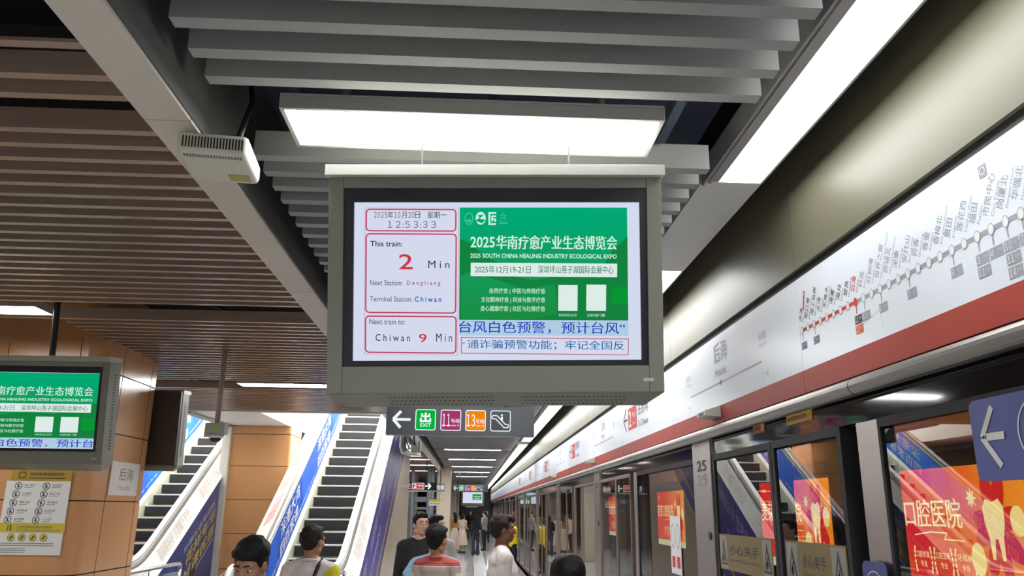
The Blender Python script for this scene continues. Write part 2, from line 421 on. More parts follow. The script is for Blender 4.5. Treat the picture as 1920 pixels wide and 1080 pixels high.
# outer walls
struct(MB().box(-9.1, -9, YB, YF, 0, 3.95).build('wall_left', M_beige))
struct(MB().box(-9, 4.9, YB-0.1, YB, 0, 3.95).build('wall_back', mat('warm_grey_wall', (120, 112, 104), 0.6)))
struct(MB().box(-9, 4.9, YF, YF+0.1, -1.3, 3.95).build('wall_far', mat('dark_end_wall', (58, 60, 64), 0.5)))
M_track = mat('dark_track_wall', (44, 40, 37), 0.7, 0, 0.2, 2)
struct(MB().box(4.75, 4.9, YB, YF, -1.3, 3.95).build('wall_track', M_track))
struct(MB().box(1.66, 4.75, YB, YF, -1.4, -1.3).build('floor_track_bed', mat('track_bed_concrete', (50, 48, 46), 0.9)))
struct(MB().box(1.62, 1.66, YB, YF, -1.3, 0.0).build('wall_platform_edge', M_track))
struct(MB().box(1.78, 4.75, YB, YF, 2.45, 2.5).build('ceiling_track', M_black))

# ------------------------------------------------------------------ pillars
def pillar(name, x0, x1, y0, y1, z0s, ztop, r=0.12, vx=()):
    def outline(g):
        a = [(x0-g, y1+g), (x0-g, y0-g)]
        a += [(x1+g-r+r*math.sin(R(t)), y0-g+r-r*math.cos(R(t))) for t in range(0, 91, 15)]
        return a+[(x1+g, y1+g)]
    m = MB(); zs = [0]+[z for z in z0s]+[ztop]
    for a, b in zip(zs[:-1], zs[1:]): m.prism(outline(0), a+0.006, b-0.006, 'z')
    m.cur = 1; m.prism(outline(-0.008), 0, ztop, 'z')
    for yv in vx: m.box(x1-0.01, x1+0.0015, yv-0.004, yv+0.004, 0, ztop)
    o = struct(m.build(name, [M_beige, M_seam])); return o
pillar('column_left', -5.6, -3.67, 7.9, 9.28, [0.49, 1.163, 1.835, 2.507, 3.1], 3.95, 0.2, (8.4, 9.14))
pillar('column_between_escalators', -4.9, -3.71, 16.6, 17.6, [0.62, 1.28, 1.93, 2.59, 3.23], 3.4, 0.03)
struct(MB().box(-5.06, -4.9, 16.5, 16.75, 0, 3.4).build('trim_column_edge', M_white))
M_farp = mat('pale_stone_pillar', (190, 178, 160), 0.3, 0, 0.06)
for nm, x0, x1, y0, y1 in (('column_far', -1.24, -0.74, 30, 31), ('column_farther', -1.3, -0.8, 44, 45), ('column_farthest', -1.3, -0.8, 57, 58)):
    struct(MB().box(x0, x1, y0, y1, 0, 3.95).build(nm, M_farp, bevel=0.02))
struct(MB().box(-9, -2.6, 40, 40.2, 0, 3.95).build('wall_concourse_far', mat('pale_far_wall', (150, 146, 138), 0.5)))
m = MB()
for x, r in ((-1.62, 0.16), (-1.3, 0.10), (-2.35, 0.08)): m.cone((x, 33, 0), r, (x, 33, 3.4), r, 14, True, True)
m.box(-3.0, -1.2, 33.2, 33.4, 2.05, 2.25); m.box(-3.0, -1.2, 33.2, 33.4, 1.75, 1.85)
struct(m.build('trim_pipes', mat('blue_grey_pipe', (120, 128, 136), 0.4)))

# ------------------------------------------------------------------ lamps
def panel_lamp(x, y, z, w, d, label, group=None, lm=None):
    t = thing('ceiling_light', label, 'ceiling light', (x, y, z), (0, 0, 0), group)
    f = MB(); e = 0.018
    f.box(-w/2-e, w/2+e, -d/2-e, -d/2, -0.004, 0.05); f.box(-w/2-e, w/2+e, d/2, d/2+e, -0.004, 0.05)
    f.box(-w/2-e, -w/2, -d/2, d/2, -0.004, 0.05); f.box(w/2, w/2+e, -d/2, d/2, -0.004, 0.05); f.box(-w/2-e, w/2+e, -d/2-e, d/2+e, 0.05, 0.06)
    f.build('frame', M_slat, t, bevel=0.003)
    MB().box(-w/2, w/2, -d/2, d/2, 0.004, 0.012).build('diffuser', lm or M_lamp, t)
    h = MB()
    for sx in (-0.36, 0.36): h.box(w*sx-0.012, w*sx+0.012, -0.012, 0.012, 0.06, 3.75-z if z < 3.3 else 0.5)
    h.build('hanger', M_slat, t)
    return t
l0 = panel_lamp(-0.022, 2.852, 3.235, 1.42, 0.295, 'wide white panel lamp hanging right above the central information display')
lab = {6.95: 'white panel lamp hidden from view just behind the central information display'}
far = ['white panel lamp over the platform, first beyond the exit sign', 'white panel lamp over the platform, second beyond the exit sign',
       'white panel lamp over the platform, third beyond the exit sign', 'white panel lamp over the platform, fourth beyond the exit sign', 'white panel lamp over the platform, fifth beyond the exit sign']
for i, y in enumerate([20.3, 24.4, 28.6, 32.9, 37.5]): dup(l0, (0.02, y, 3.235), far[i], 'panel lamps across the platform ceiling')
l0['group'] = 'panel lamps across the platform ceiling'
for y, n in ((6.95, 'nearer'), (11.05, 'middle'), (15.15, 'farther')):
    dup(l0, (-0.022, y, 3.235), 'white panel lamp above the platform behind the display, %s one' % n, 'panel lamps across the platform ceiling')
for y, n in ((-1.25, 'first'), (-5.35, 'second')): dup(l0, (-0.022, y, 3.235), 'unseen added panel lamp above the platform, %s behind the viewer' % n, 'panel lamps across the platform ceiling')  # unseen lamps continuing the row, added for the light they give
G2 = 'panel lamps in the brown slat ceiling'
l1 = panel_lamp(-4.41, 6.775, 3.40, 1.42, 0.3, 'white panel lamp in the brown ceiling at the left edge of the photo', G2, M_lampc)
l2 = panel_lamp(-2.47, 10.9, 3.40, 1.42, 0.3, 'white panel lamp in the brown ceiling beside the escalator header', G2, M_lampb)
dup(l1, (-6.6, 10.9, 3.40), 'unseen added panel lamp in the brown ceiling behind the left pillar', G2)  # hidden lamp, added for more light on the concourse side
for x, y, n in ((-4.41, 3.154, 'left of the viewer'), (-4.41, -1.1, 'second behind the viewer'), (-6.6, 6.775, 'far left')):  # unseen lamps, added to raise the ambient light on the left
    dup(l1, (x, y, 3.40), 'white panel lamp of the brown ceiling out of sight, %s' % n, G2)
for x, y, n in ((-2.47, -1.1, 'first behind the viewer'), (-2.47, -5.2, 'third behind the viewer')):  # more unseen lamps added as ambient fill from behind
    dup(l2, (x, y, 3.40), 'white panel lamp of the brown ceiling out of sight, %s' % n, G2)
for y, n in ((27.5, 'nearest'), (31.2, 'middle'), (36.0, 'farthest')): dup(l2, (-2.15, y, 3.40), 'thin white lamp line in the far brown ceiling, %s of three' % n, G2)
def strip(y0, y1, label):
    t = thing('strip_light', label, 'strip light', (1.396, y0, 3.5), (0, 0, 0), 'strip lights along the platform doors')
    L = y1-y0; f = MB()
    f.box(-0.200, -0.112, 0, L, -0.002, 0.03); f.box(-0.206, -0.196, 0, L, -0.03, 0.09); f.box(-0.17, -0.155, 0, L, -0.014, 0.0)
    f.box(0.112, 0.124, 0, L, -0.006, 0.09); f.box(-0.2, 0.124, 0, L, 0.03, 0.1)
    f.build('frame', M_slat, t)
    d = MB(); n = max(1, round(L/1.5))
    for k in range(n): d.box(-0.112, 0.112, L*k/n+0.004, L*(k+1)/n-0.004, 0.0, 0.02)
    d.build('diffuser', M_stripl, t)
strip(-7.9, 3.848, 'bright strip light over the route map, nearest to the viewer')
strip(5.486, 20.7, 'bright strip light along the doors behind the central display')
strip(21.8, 70, 'bright far strip light running to the end of the platform')
m = MB(); m.box(1.196, 1.52, 3.85, 5.484, 3.498, 3.6); m.box(1.196, 1.52, 20.7, 21.8, 3.498, 3.6); struct(m.build('trim_strip_cover', M_white))

# ------------------------------------------------------------------ fascia above the platform screen doors
MOD = 5.03
brk = sorted([3.955+MOD*k for k in range(-2, 14)]+[6.66+MOD*k for k in range(-2, 13)])
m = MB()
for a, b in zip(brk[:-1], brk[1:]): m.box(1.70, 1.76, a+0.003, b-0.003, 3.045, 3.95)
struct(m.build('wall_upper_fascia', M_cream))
struct(MB().box(1.72, 1.78, YB, YF, 2.37, 3.95).build('wall_fascia_core', M_rubber))
G3 = 'white and red fascia panels above the platform doors'
fascia = {}
for i, (a, b) in enumerate(zip(brk[:-1], brk[1:])):
    if b < 1: continue
    if abs(b-3.955) < 0.01: lb = 'white fascia panel with the metro line route map and red stripe'
    elif abs(b-6.66) < 0.01: lb = 'white fascia panel with the faint grey station name and red stripe'
    elif abs(b-8.985) < 0.01: lb = 'white fascia panel with arrow and red line tag pointing to the terminus'
    elif b < 12: lb = 'white fascia panel with red stripe just beyond the red line tag'
    else: lb = 'white fascia panel with red stripe farther down the platform, %s from the viewer' % ORD[i-4]
    t = thing('fascia_panel', lb, 'sign panel', (1.70, b, 2.39), (0, 0, -PI/2), G3)
    L = b-a
    MB().box(0.003, L-0.003, 0, 0.03, 0.115, 0.60).build('sign_face', M_band, t)
    MB().box(0.003, L-0.003, 0, 0.03, 0.0, 0.115).build('red_stripe', M_red, t)
    fascia[round(b, 2)] = t
# route map (u measured from the panel's left edge at y = 3.955, v above z = 2.39)
stations = [('赤湾', 'Chiwan'), ('蛇口港', 'Shekou Port'), ('海上世界', 'Sea World'), ('水湾', 'Shuiwan'), ('东角头', 'Dongjiaotou'), ('湾厦', 'Wanxia'),
            ('海月', 'Haiyue'), ('登良', 'Dengliang'), ('后海', 'Houhai'), ('科苑', 'Keyuan'), ('红树湾', 'Hongshuwan'), ('世界之窗', 'Window of the World'),
            ('侨城北', 'Qiaocheng North'), ('深康', 'Shenkang'), ('安托山', 'Antuo Hill'), ('侨香', 'Qiaoxiang'), ('香蜜', 'Xiangmi'), ('香梅北', 'Xiangmei North'),
            ('景田', 'Jingtian'), ('莲花西', 'Lianhua West'), ('福田', 'Futian'), ('市民中心', 'Civic Center'), ('岗厦北', 'Gangxia North'), ('华强北', 'Huaqiang North'), ('燕南', 'Yannan')]
A = Art()
tagrows = {0: [('5', 'b')], 2: [('12', 'b')], 8: [('11', 'k'), ('13', 'o')], 9: [('13', 'g')], 11: [('1', 'g')], 14: [('7', 'g')], 18: [('9', 'g')],
           20: [('3', 'g'), ('11', 'g')], 21: [('4', 'g')], 22: [('10', 'g'), ('11', 'g'), ('14', 'g')], 23: [('7', 'g')]}
for i, (zh, en) in enumerate(stations):
    u = 0.033+0.0735*i; v = 0.32
    if i < len(stations)-1: A.rect('red' if i < 8 else 'grey', u+0.01, v-0.0085, u+0.064, v+0.0085)
    if i == 8: A.disc('red', u, v, 0.0165, 0.0205, 0.002)
    else:
        A.disc('white', u, v, 0.0155, 0.0195, 0.002); A.ring('grey' if i > 8 else 'dark', u, v, 0.0165, 0.0025, 0.0025, 24, 0.0205)
    key = 'red' if i == 8 else ('dark' if i < 8 else 'grey')
    h = 0.036; a = R(62)
    A.text(key, zh, u-0.004, v+0.045, u-0.004+0.036*len(zh), v+0.045+h, 0.008, 0.0004, a)
    A.text(key, en, u+0.022, v+0.036, u+0.022+0.0102*len(en), v+0.036+0.016, 0.0, 0.0004, a)
    if i in tagrows:
        A.line('red' if i == 8 else 'grey', [(u, v-0.018), (u+0.001, v-0.055)], 0.006)
        for k, (n, c) in enumerate(tagrows[i]):
            x0, y1 = u-0.024, v-0.062-0.045*k
            ck = {'b': 'bluetag', 'k': 'dark', 'o': 'orange', 'g': 'grey'}[c]
            A.rect(ck, x0, y1-0.038, x0+0.068, y1)
            A.text('white', wide(n), x0+0.006, y1-0.032, x0+0.006+(0.014 if len(n) == 1 else 0.029), y1-0.006, 0.012, 0.002, 0, 0, 0.56)
            A.text('pale', '号线', x0+0.040, y1-0.022, x0+0.062, y1-0.010, 0, 0.002)
A.poly('red', [(0.058, 0.425), (0.075, 0.418), (0.103, 0.512), (0.086, 0.52)])
A.text('white', '往赤湾', 0.068, 0.432, 0.068+0.08, 0.444, 0.0, 0.002, R(72))
A.poly('dark', [(0.055, 0.32), (0.068, 0.335), (0.066, 0.323), (0.078, 0.323), (0.078, 0.317), (0.066, 0.317), (0.068, 0.305)], 0.003)
A.rrect('grey', 1.56, 0.505, 1.60, 0.55, 0.004); A.ring('white', 1.58, 0.5275, 0.014, 0.004, 0.002)
A.line('grey', [(0.62, 0.20), (0.82, 0.235), (0.83, 0.16)], 0.0015)
TB = {'red': ('red_map_marks', M_inkred), 'grey': ('grey_map_marks', M_inklt), 'dark': ('dark_map_marks', M_ink), 'white': ('white_map_marks', M_paper),
      'pale': ('pale_map_marks', mat('pale_ink', (190, 192, 196), 0.6)), 'bluetag': ('blue_map_tags', M_inkblue), 'orange': ('orange_map_tag', M_inkorange)}
A.build(TB, fascia[3.96] if 3.96 in fascia else fascia[3.95])
def faint_name(t, y0):
    A = Art(); o = y0
    A.text('t', '后海', o-5.45, 0.41, o-5.15, 0.55, -0.005); A.text('t', 'Houhai', o-5.43, 0.315, o-5.19, 0.375)
    A.rect('g', o-6.09, 0.262, o-4.53, 0.274); A.disc('g', o-5.32, 0.268, 0.02)
    for x in (o-6.14, o-4.5):
        A.text('g', '登良' if x < o-5 else '科苑', x-0.05, 0.39, x+0.07, 0.44, -0.005); A.text('g', 'Dengliang' if x < o-5 else 'Keyuan', x-0.05, 0.35, x+0.08, 0.375)
        A.text('g', '下一站' if x < o-5 else '上一站', x-0.04, 0.17, x+0.07, 0.205, -0.008)
    A.build({'t': ('station_name', mat('pale_violet_ink', (150, 152, 172), 0.6)), 'g': ('station_line', mat('faint_grey_ink', (168, 172, 180), 0.6))}, t)
faint_name(fascia[6.66], 6.66)
def dest(t, b, uo):
    A = Art(); o = uo
    A.line('d', [(o+0.17, 0.50), (o, 0.37), (o+0.17, 0.24)], 0.022); A.rect('d', o+0.03, 0.36, o+0.23, 0.382)
    A.rect('r', o+0.27, 0.245, o+0.72, 0.48); A.text('w', '2', o+0.31, 0.275, o+0.44, 0.45, 0.01); A.text('w', '号线', o+0.49, 0.36, o+0.67, 0.42, 0.01); A.text('w', 'Line 2', o+0.50, 0.29, o+0.66, 0.325)
    A.text('d', '往赤湾', o+0.79, 0.355, o+1.27, 0.485, 0.0); A.text('d', 'To Chiwan', o+0.79, 0.235, o+1.25, 0.30)
    A.build({'d': ('direction_lettering', M_ink), 'r': ('red_line_tag', M_inkred), 'w': ('tag_lettering', M_paper)}, t)
dest(fascia[8.98] if 8.98 in fascia else fascia[8.99], 8.985, 0.10)
for kk, t in list(fascia.items()):
    if 11 < kk < 30 and abs((kk-6.66)/MOD-round((kk-6.66)/MOD)) < 0.02: faint_name(t, 6.66)
    if 13 < kk < 30 and abs((kk-3.955)/MOD-round((kk-3.955)/MOD)) < 0.02: dest(t, kk, 0.10)

# ------------------------------------------------------------------ platform screen doors
G4 = 'round steel rails above the platform doors'
for k in range(-1, 13):
    a, b = 1.63+MOD*k-1.0, 1.63+MOD*(k+1)-1.0
    a, b = 3.33+MOD*(k-1), 3.33+MOD*k
    if b < 1.5: continue
    lb = {0: 'round steel rail under the route map stripe', 1: 'round steel rail above the numbered post'}.get(k, 'round steel rail above the platform doors, %s length away' % ORD[max(k, 0)])
    t = thing('door_rail', lb, 'rail', (1.655, a, 2.330), (0, 0, 0), G4)
    MB().tube([(0, 0.004, 0), (0, b-a-0.004, 0)], 0.036, 16).build('pipe', M_tube, t, smooth=False)
    MB().box(0.0, 0.04, 0.004, b-a-0.004, -0.03, 0.035).build('back_strip', M_steel, t)
struct(MB().box(1.72, 1.76, YB, YF, 2.19, 2.375).build('trim_door_header', M_blackgl))
def framed_pane(name, y0, y1, label, cat, group, fw=0.05, fm=None, x=1.72, dp=0.09):
    t = thing(name, label, cat, (x, y0, 0), (0, 0, 0), group); L = y1-y0; fm = fm or M_bronze
    f = MB()
    f.box(-0.010, dp, 0, fw, 0.0, 2.19); f.box(-0.010, dp, L-fw, L, 0.0, 2.19)
    f.box(-0.010, dp, fw, L-fw, 2.15, 2.19); f.box(-0.010, dp, fw, L-fw, 0.0, 0.12)
    f.build('frame', fm, t)
    MB().box(0.0, 0.012, fw, L-fw, 0.12, 2.14).build('glass_pane', M_glass, t)
    return t
for k in range(-1, 12):
    o = MOD*k
    near = {0: ('near', 0), 1: ('second', 1)}
    w = 'by the numbered post' if k == 0 else ('second along the platform' if k == 1 else ('beside the viewer' if k < 0 else '%s along the platform' % ORD[k]))
    if o+6.2 < 1: continue
    # numbered post with its pocket
    t = thing('door_post', ('steel door post numbered 25 with a round lock' if k == 0 else 'steel door post with a number, %s' % w), 'post', (1.70, 6.135+o, 0), (0, 0, -PI/2), 'steel posts between the platform doors')
    MB().box(0, 0.46, 0, 0.09, 0, 2.30).build('post_cover', M_steel, t, bevel=0.004)
    MB().box(0.02, 0.44, 0.005, 0.06, 2.30, 2.335).build('post_cap', M_steel, t)
    l = MB(); l.tube([(0.37, -0.001, 1.634), (0.37, -0.008, 1.634)], 0.028, 18); l.build('lock', M_black, t)
    A = Art(); n = str(25-2*k if k <= 8 else 25-2*k)
    A.text('n', n, 0.12, 2.085, 0.36, 2.165, 0.02); A.text('f', n, 0.12, 1.985, 0.36, 2.06, 0.0)
    A.build({'n': ('post_number', M_ink), 'f': ('faded_number', mat('worn_ink', (140, 134, 128), 0.5))}, t)
    # near side post, fixed pane, door leaves
    t = thing('door_post', 'narrow steel door post, %s' % w, 'post', (1.70, 3.50+o, 0), (0, 0, -PI/2), 'narrow posts between the platform doors')
    MB().box(0.0, 0.20, 0.02, 0.09, 0, 2.19).build('post_cover', M_steel, t, bevel=0.004)
    framed_pane('door_leaf', 3.64+o, 4.52+o, 'sliding glass door leaf on the right, %s' % w, 'door leaf', 'sliding glass door leaves', 0.04, M_rubber if k <= 0 else None)
    framed_pane('door_leaf', 4.53+o, 5.66+o, 'sliding glass door leaf on the left, %s' % w, 'door leaf', 'sliding glass door leaves', 0.04, M_rubber if k <= 0 else None)
    framed_pane('glass_panel', 6.145+o, 8.32+o, 'fixed glass panel, %s' % w, 'glass panel', 'fixed glass panels', 0.022 if k <= 0 else 0.06, M_rubber if k <= 0 else None, 1.72, 0.03 if k <= 0 else 0.09)
# stickers on the glass, sensor boxes
for y, ex in ((2.62, 'with white arrow at the right edge of the photo'), (3.51, 'with a ringed figure, lower one on the narrow post')):
    hi = y < 3
    t = thing('blue_sign', 'rounded blue sign ' + ex, 'sign', (1.693, y, 1.905 if hi else 1.34), (0, 0, -PI/2))
    b = MB(); W, H = (0.62, 0.265) if hi else (0.2, 0.265)
    A0 = Art(); pts = A0.rpts(0, 0, W, H, 0.03)
    b.prism([(p[0], p[1]) for p in pts], -0.004, 0.002, 'y'); b.build('sign_plate', mat('sign_blue', (70, 80, 140), 0.35), t)
    A = Art(); cx = 0.30 if hi else 0.10; cy = 0.14 if hi else 0.15
    if hi:
        A.line('w', [(0.122, 0.235), (0.052, 0.14), (0.132, 0.045)], 0.022, 0.006); A.rect('w', 0.075, 0.128, 0.165, 0.152, 0.0065)
        cx = 0.335
    A.ring('w', cx, cy, 0.105 if hi else 0.08, 0.006, 0.006, 32); r = 1 if hi else 0.75
    A.disc('w', cx-0.01*r, cy+0.06*r, 0.014*r, None, 0.006); A.line('w', [(cx-0.012*r, cy+0.045*r), (cx-0.006*r, cy-0.005*r), (cx+0.04*r, cy-0.01*r), (cx+0.055*r, cy-0.055*r)], 0.014*r, 0.006)
    A.ring('w', cx-0.005*r, cy-0.03*r, 0.042*r, 0.009*r, 0.0065)
    A.build({'w': ('white_symbol', mat('sign_white_print', (206, 206, 200), 0.5))}, t)
def hand_warning(y, w, label):
    t = thing('warning_sticker', label, 'sticker', (1.715, y, 1.43), (0, 0, -PI/2), 'yellow pinch warnings on the door glass')
    MB().box(0, w, -0.002, -0.0005, 0, 0.225).build('sticker_film', mat('yellow_film', (132, 114, 70), 0.5), t)
    A = Art()
    for x0 in (0.0, w-0.17): A.rect('y', x0+0.01, 0.01, x0+0.16, 0.215, 0.003)
    for x0 in (0.085, w-0.085):
        A.poly('k', [(x0-0.065, 0.03), (x0+0.065, 0.03), (x0, 0.20)], 0.004); A.poly('y', [(x0-0.043, 0.043), (x0+0.043, 0.043), (x0, 0.155)], 0.005)
        A.disc('k', x0, 0.075, 0.02, 0.024, 0.006); A.line('k', [(x0-0.02, 0.05), (x0+0.012, 0.12)], 0.012, 0.006)
    A.text('k', '小心夹手', 0.21, 0.10, w-0.22, 0.165, 0.01, 0.004); A.text('k', 'Caution! Mind your hands', 0.21, 0.055, w-0.22, 0.078, 0, 0.004)
    A.build({'y': ('pale_field', mat('pale_sticker', (150, 146, 134), 0.5)), 'k': ('warning_marks', M_ink)}, t)
hand_warning(5.60, 0.98, 'yellow pinch warning sticker on the leaf beside the numbered post')
hand_warning(4.42, 0.72, 'yellow pinch warning sticker on the right hand door leaf')
for y, w, rgb, nm in ((4.27, 0.33, (214, 160, 66), 'orange'), (4.80, 0.19, (196, 92, 70), 'red')):
    t = thing('header_sticker', 'small %s sticker on the black header above the doors' % nm, 'sticker', (1.718, y, 2.255), (0, 0, -PI/2))
    MB().box(0, w, -0.003, 0, 0, 0.06).build('sticker_film', mat(nm+'_film', rgb, 0.5), t)
    A = Art(); A.rect('p', 0.02, 0.02, w-0.06, 0.04, 0.004); A.rect('q', w-0.05, 0.01, w-0.01, 0.05, 0.004)
    A.build({'p': ('dark_line', mat('dark_'+nm, tuple(int(c*0.7) for c in rgb), 0.5)), 'q': ('pale_square', M_yellow)}, t)
for i, y in enumerate((5.46, 11.16, 16.2)):
    t = thing('door_sensor', ['grey sensor box on the red stripe above the numbered post', 'grey sensor box on the red stripe, second along', 'grey sensor box on the red stripe, third along'][i], 'sensor', (1.70, y, 2.47), (0, 0, -PI/2), 'sensor boxes on the fascia')
    MB().prism([(-0.11, -0.035), (0.0, -0.045), (0.0, 0.035), (-0.11, 0.0)], -0.1, 0.1, 'x').build('box', M_houselt, t, bevel=0.003)
    MB().box(-0.06, 0.06, -0.1115, -0.11, -0.03, -0.008).build('lens', M_black, t)
t = thing('door_poster', 'small white poster with two ringed marks on the fixed glass panel', 'poster', (1.713, 6.98, 1.30), (0, 0, -PI/2))
MB().box(0, 0.34, -0.002, 0, 0, 0.46).build('sheet', M_paper, t)
A = Art()
for x in (0.09, 0.25): A.ring('g', x, 0.30, 0.055, 0.012, 0.003, 20, 0.1); A.rect('r', x-0.05, 0.05, x+0.05, 0.14, 0.003)
A.build({'g': ('grey_rings', M_inklt), 'r': ('red_squares', M_inkred)}, t)

# ------------------------------------------------------------------ light boxes on the far track wall
M_ad = glow('poster_backlight', (226, 36, 30), 0.95, (250, 150, 30), 0, (0.9, 2.6))
def lightbox(y, label):
    t = thing('advert_light_box', label, 'advertisement', (4.70, y, 1.15), (0, 0, -PI/2), 'red dental advert light boxes on the track wall')
    W, H = 2.56, 1.10
    MB().box(-0.03, W+0.03, 0, 0.045, -0.15, H+0.03).build('case', M_black, t)
    MB().box(0, W, -0.006, -0.001, 0, H).build('poster', M_ad, t)
    MB().box(0, W, -0.006, -0.001, -0.13, -0.005).build('white_strip', glow('poster_foot', (226, 226, 190), 0.8), t)
    A = Art()
    A.text('c', '麦芽口腔医院', 0.05, 0.52, 1.61, 0.80, 0.014, 0.008)
    A.text('c', '麦芽', 0.12, 0.95, 0.28, 1.0, 0.01, 0.008)
    A.line('c', [(0.75, 0.44), (1.05, 0.475), (1.34, 0.47), (1.28, 0.41), (1.62, 0.405)], 0.012, 0.008)
    for x, s in ((0.86, '口腔修复'), (1.22, '口腔正畸'), (1.58, '牙周病')):
        A.text('c', s, x-0.12, 0.22, x+0.12, 0.285, 0.008, 0.008); A.text('c', '专业', x-0.06, 0.13, x+0.06, 0.19, 0.008, 0.008)
        for sg in (-1, 1):
            for j in range(6):
                an = R(-60+24*j); A.disc('c', x+sg*(0.125+0.03*math.cos(an)), 0.20+0.13*math.sin(an), 0.014, 0.022, 0.008, 8)
    cx, cy = 2.1, 0.55
    for an, ln, w in ((100, 0.5, 0.09), (72, 0.5, 0.09), (20, 0.36, 0.1), (-40, 0.45, 0.1), (-75, 0.5, 0.08), (-105, 0.5, 0.08), (205, 0.32, 0.1), (165, 0.32, 0.09)):
        pts = []
        for j in range(24):
            b = 2*PI*j/24; a, c = ln/2+ln/2*math.cos(b), w*math.sin(b)
            pts.append((min(W-0.005, cx+a*math.cos(R(an))-c*math.sin(R(an))), min(H-0.005, max(0.005, cy+a*math.sin(R(an))+c*math.cos(R(an))))))
        A.poly('p', pts, 0.008)
    A.poly('y', [(cx-0.15, 0.72), (cx-0.09, 0.79), (cx, 0.76), (cx+0.09, 0.79), (cx+0.15, 0.72), (cx+0.14, 0.58), (cx+0.10, 0.45), (cx+0.09, 0.26), (cx+0.05, 0.26), (cx+0.02, 0.44),
                 (cx-0.02, 0.44), (cx-0.05, 0.26), (cx-0.09, 0.26), (cx-0.10, 0.45), (cx-0.14, 0.58)], 0.010)
    A.disc('y', 1.80, 0.25, 0.11, 0.15, 0.010); A.disc('y', 2.42, 0.60, 0.10, 0.13, 0.010)
    pts = []
    for j in range(16): rr = 0.09 if j % 2 == 0 else 0.04; pts.append((1.80+rr*math.cos(PI*j/8), 0.80+rr*1.2*math.sin(PI*j/8)))
    A.poly('y', pts, 0.010)
    A.build({'c': ('pale_lettering', glow('poster_lettering', (252, 232, 170), 1.0)), 'p': ('red_petals', glow('poster_petal', (214, 34, 34), 0.9)), 'y': ('tooth_and_spots', glow('poster_tooth', (250, 220, 140), 1.0))}, t)
lightbox(9.24, 'red dental advert light box with big lettering, nearest through the glass')
lightbox(13.03, 'red dental advert light box seen between the two near door leaves')
lightbox(20.38, 'red dental advert light box seen left of the numbered post')
lightbox(27.86, 'red dental advert light box farthest down the track wall')
# ------------------------------------------------------------------ information displays
M_scr = glow('screen_white', (212, 218, 238), 1.0)
M_green = glow('screen_green', (28, 140, 62), 1.0, (0, 168, 116), 2, (-0.12, 0.26))
T_SCR = {'white': ('screen_page', M_scr), 'red': ('red_screen_frame', glow('screen_red', (190, 62, 92), 1.0)), 'pink': ('pink_screen_field', glow('screen_pink', (226, 210, 230), 1.0)),
         'page': ('pale_screen_field', glow('screen_pale', (212, 217, 238), 1.0)), 'line': ('grey_screen_line', glow('screen_greyline', (150, 150, 172), 1.0)),
         'navy': ('dark_screen_lettering', glow('screen_navy', (44, 48, 76), 1.0)), 'grey': ('grey_screen_lettering', glow('screen_grey', (92, 96, 116), 1.0)),
         'num': ('red_screen_lettering', glow('screen_num', (206, 50, 62), 1.0)), 'maroon': ('maroon_screen_lettering', glow('screen_maroon', (150, 62, 110), 1.0)),
         'blue': ('blue_screen_lettering', glow('screen_blue', (10, 92, 170), 1.0)), 'royal': ('royal_blue_screen_lettering', glow('screen_royal', (22, 62, 190), 1.0)),
         'green': ('green_advert', M_green), 'hill': ('green_advert_hills', glow('screen_hill', (18, 130, 62), 1.0)), 'leaf': ('bright_green_patch', glow('screen_leaf', (10, 150, 52), 1.0)),
         'mint': ('pale_advert_lettering', glow('screen_mint', (206, 240, 224), 1.0)), 'faint': ('faint_advert_emblem', glow('screen_faint', (70, 190, 150), 1.0)),
         'card': ('white_advert_cards', glow('screen_card', (222, 236, 232), 1.0)), 'teal': ('green_advert_lettering', glow('screen_teal', (20, 120, 88), 1.0)),
         'tick': ('ticker_field', glow('screen_ticker', (176, 204, 226), 1.0)), 'sea': ('teal_ticker_lettering', glow('screen_sea', (20, 104, 168), 1.0))}
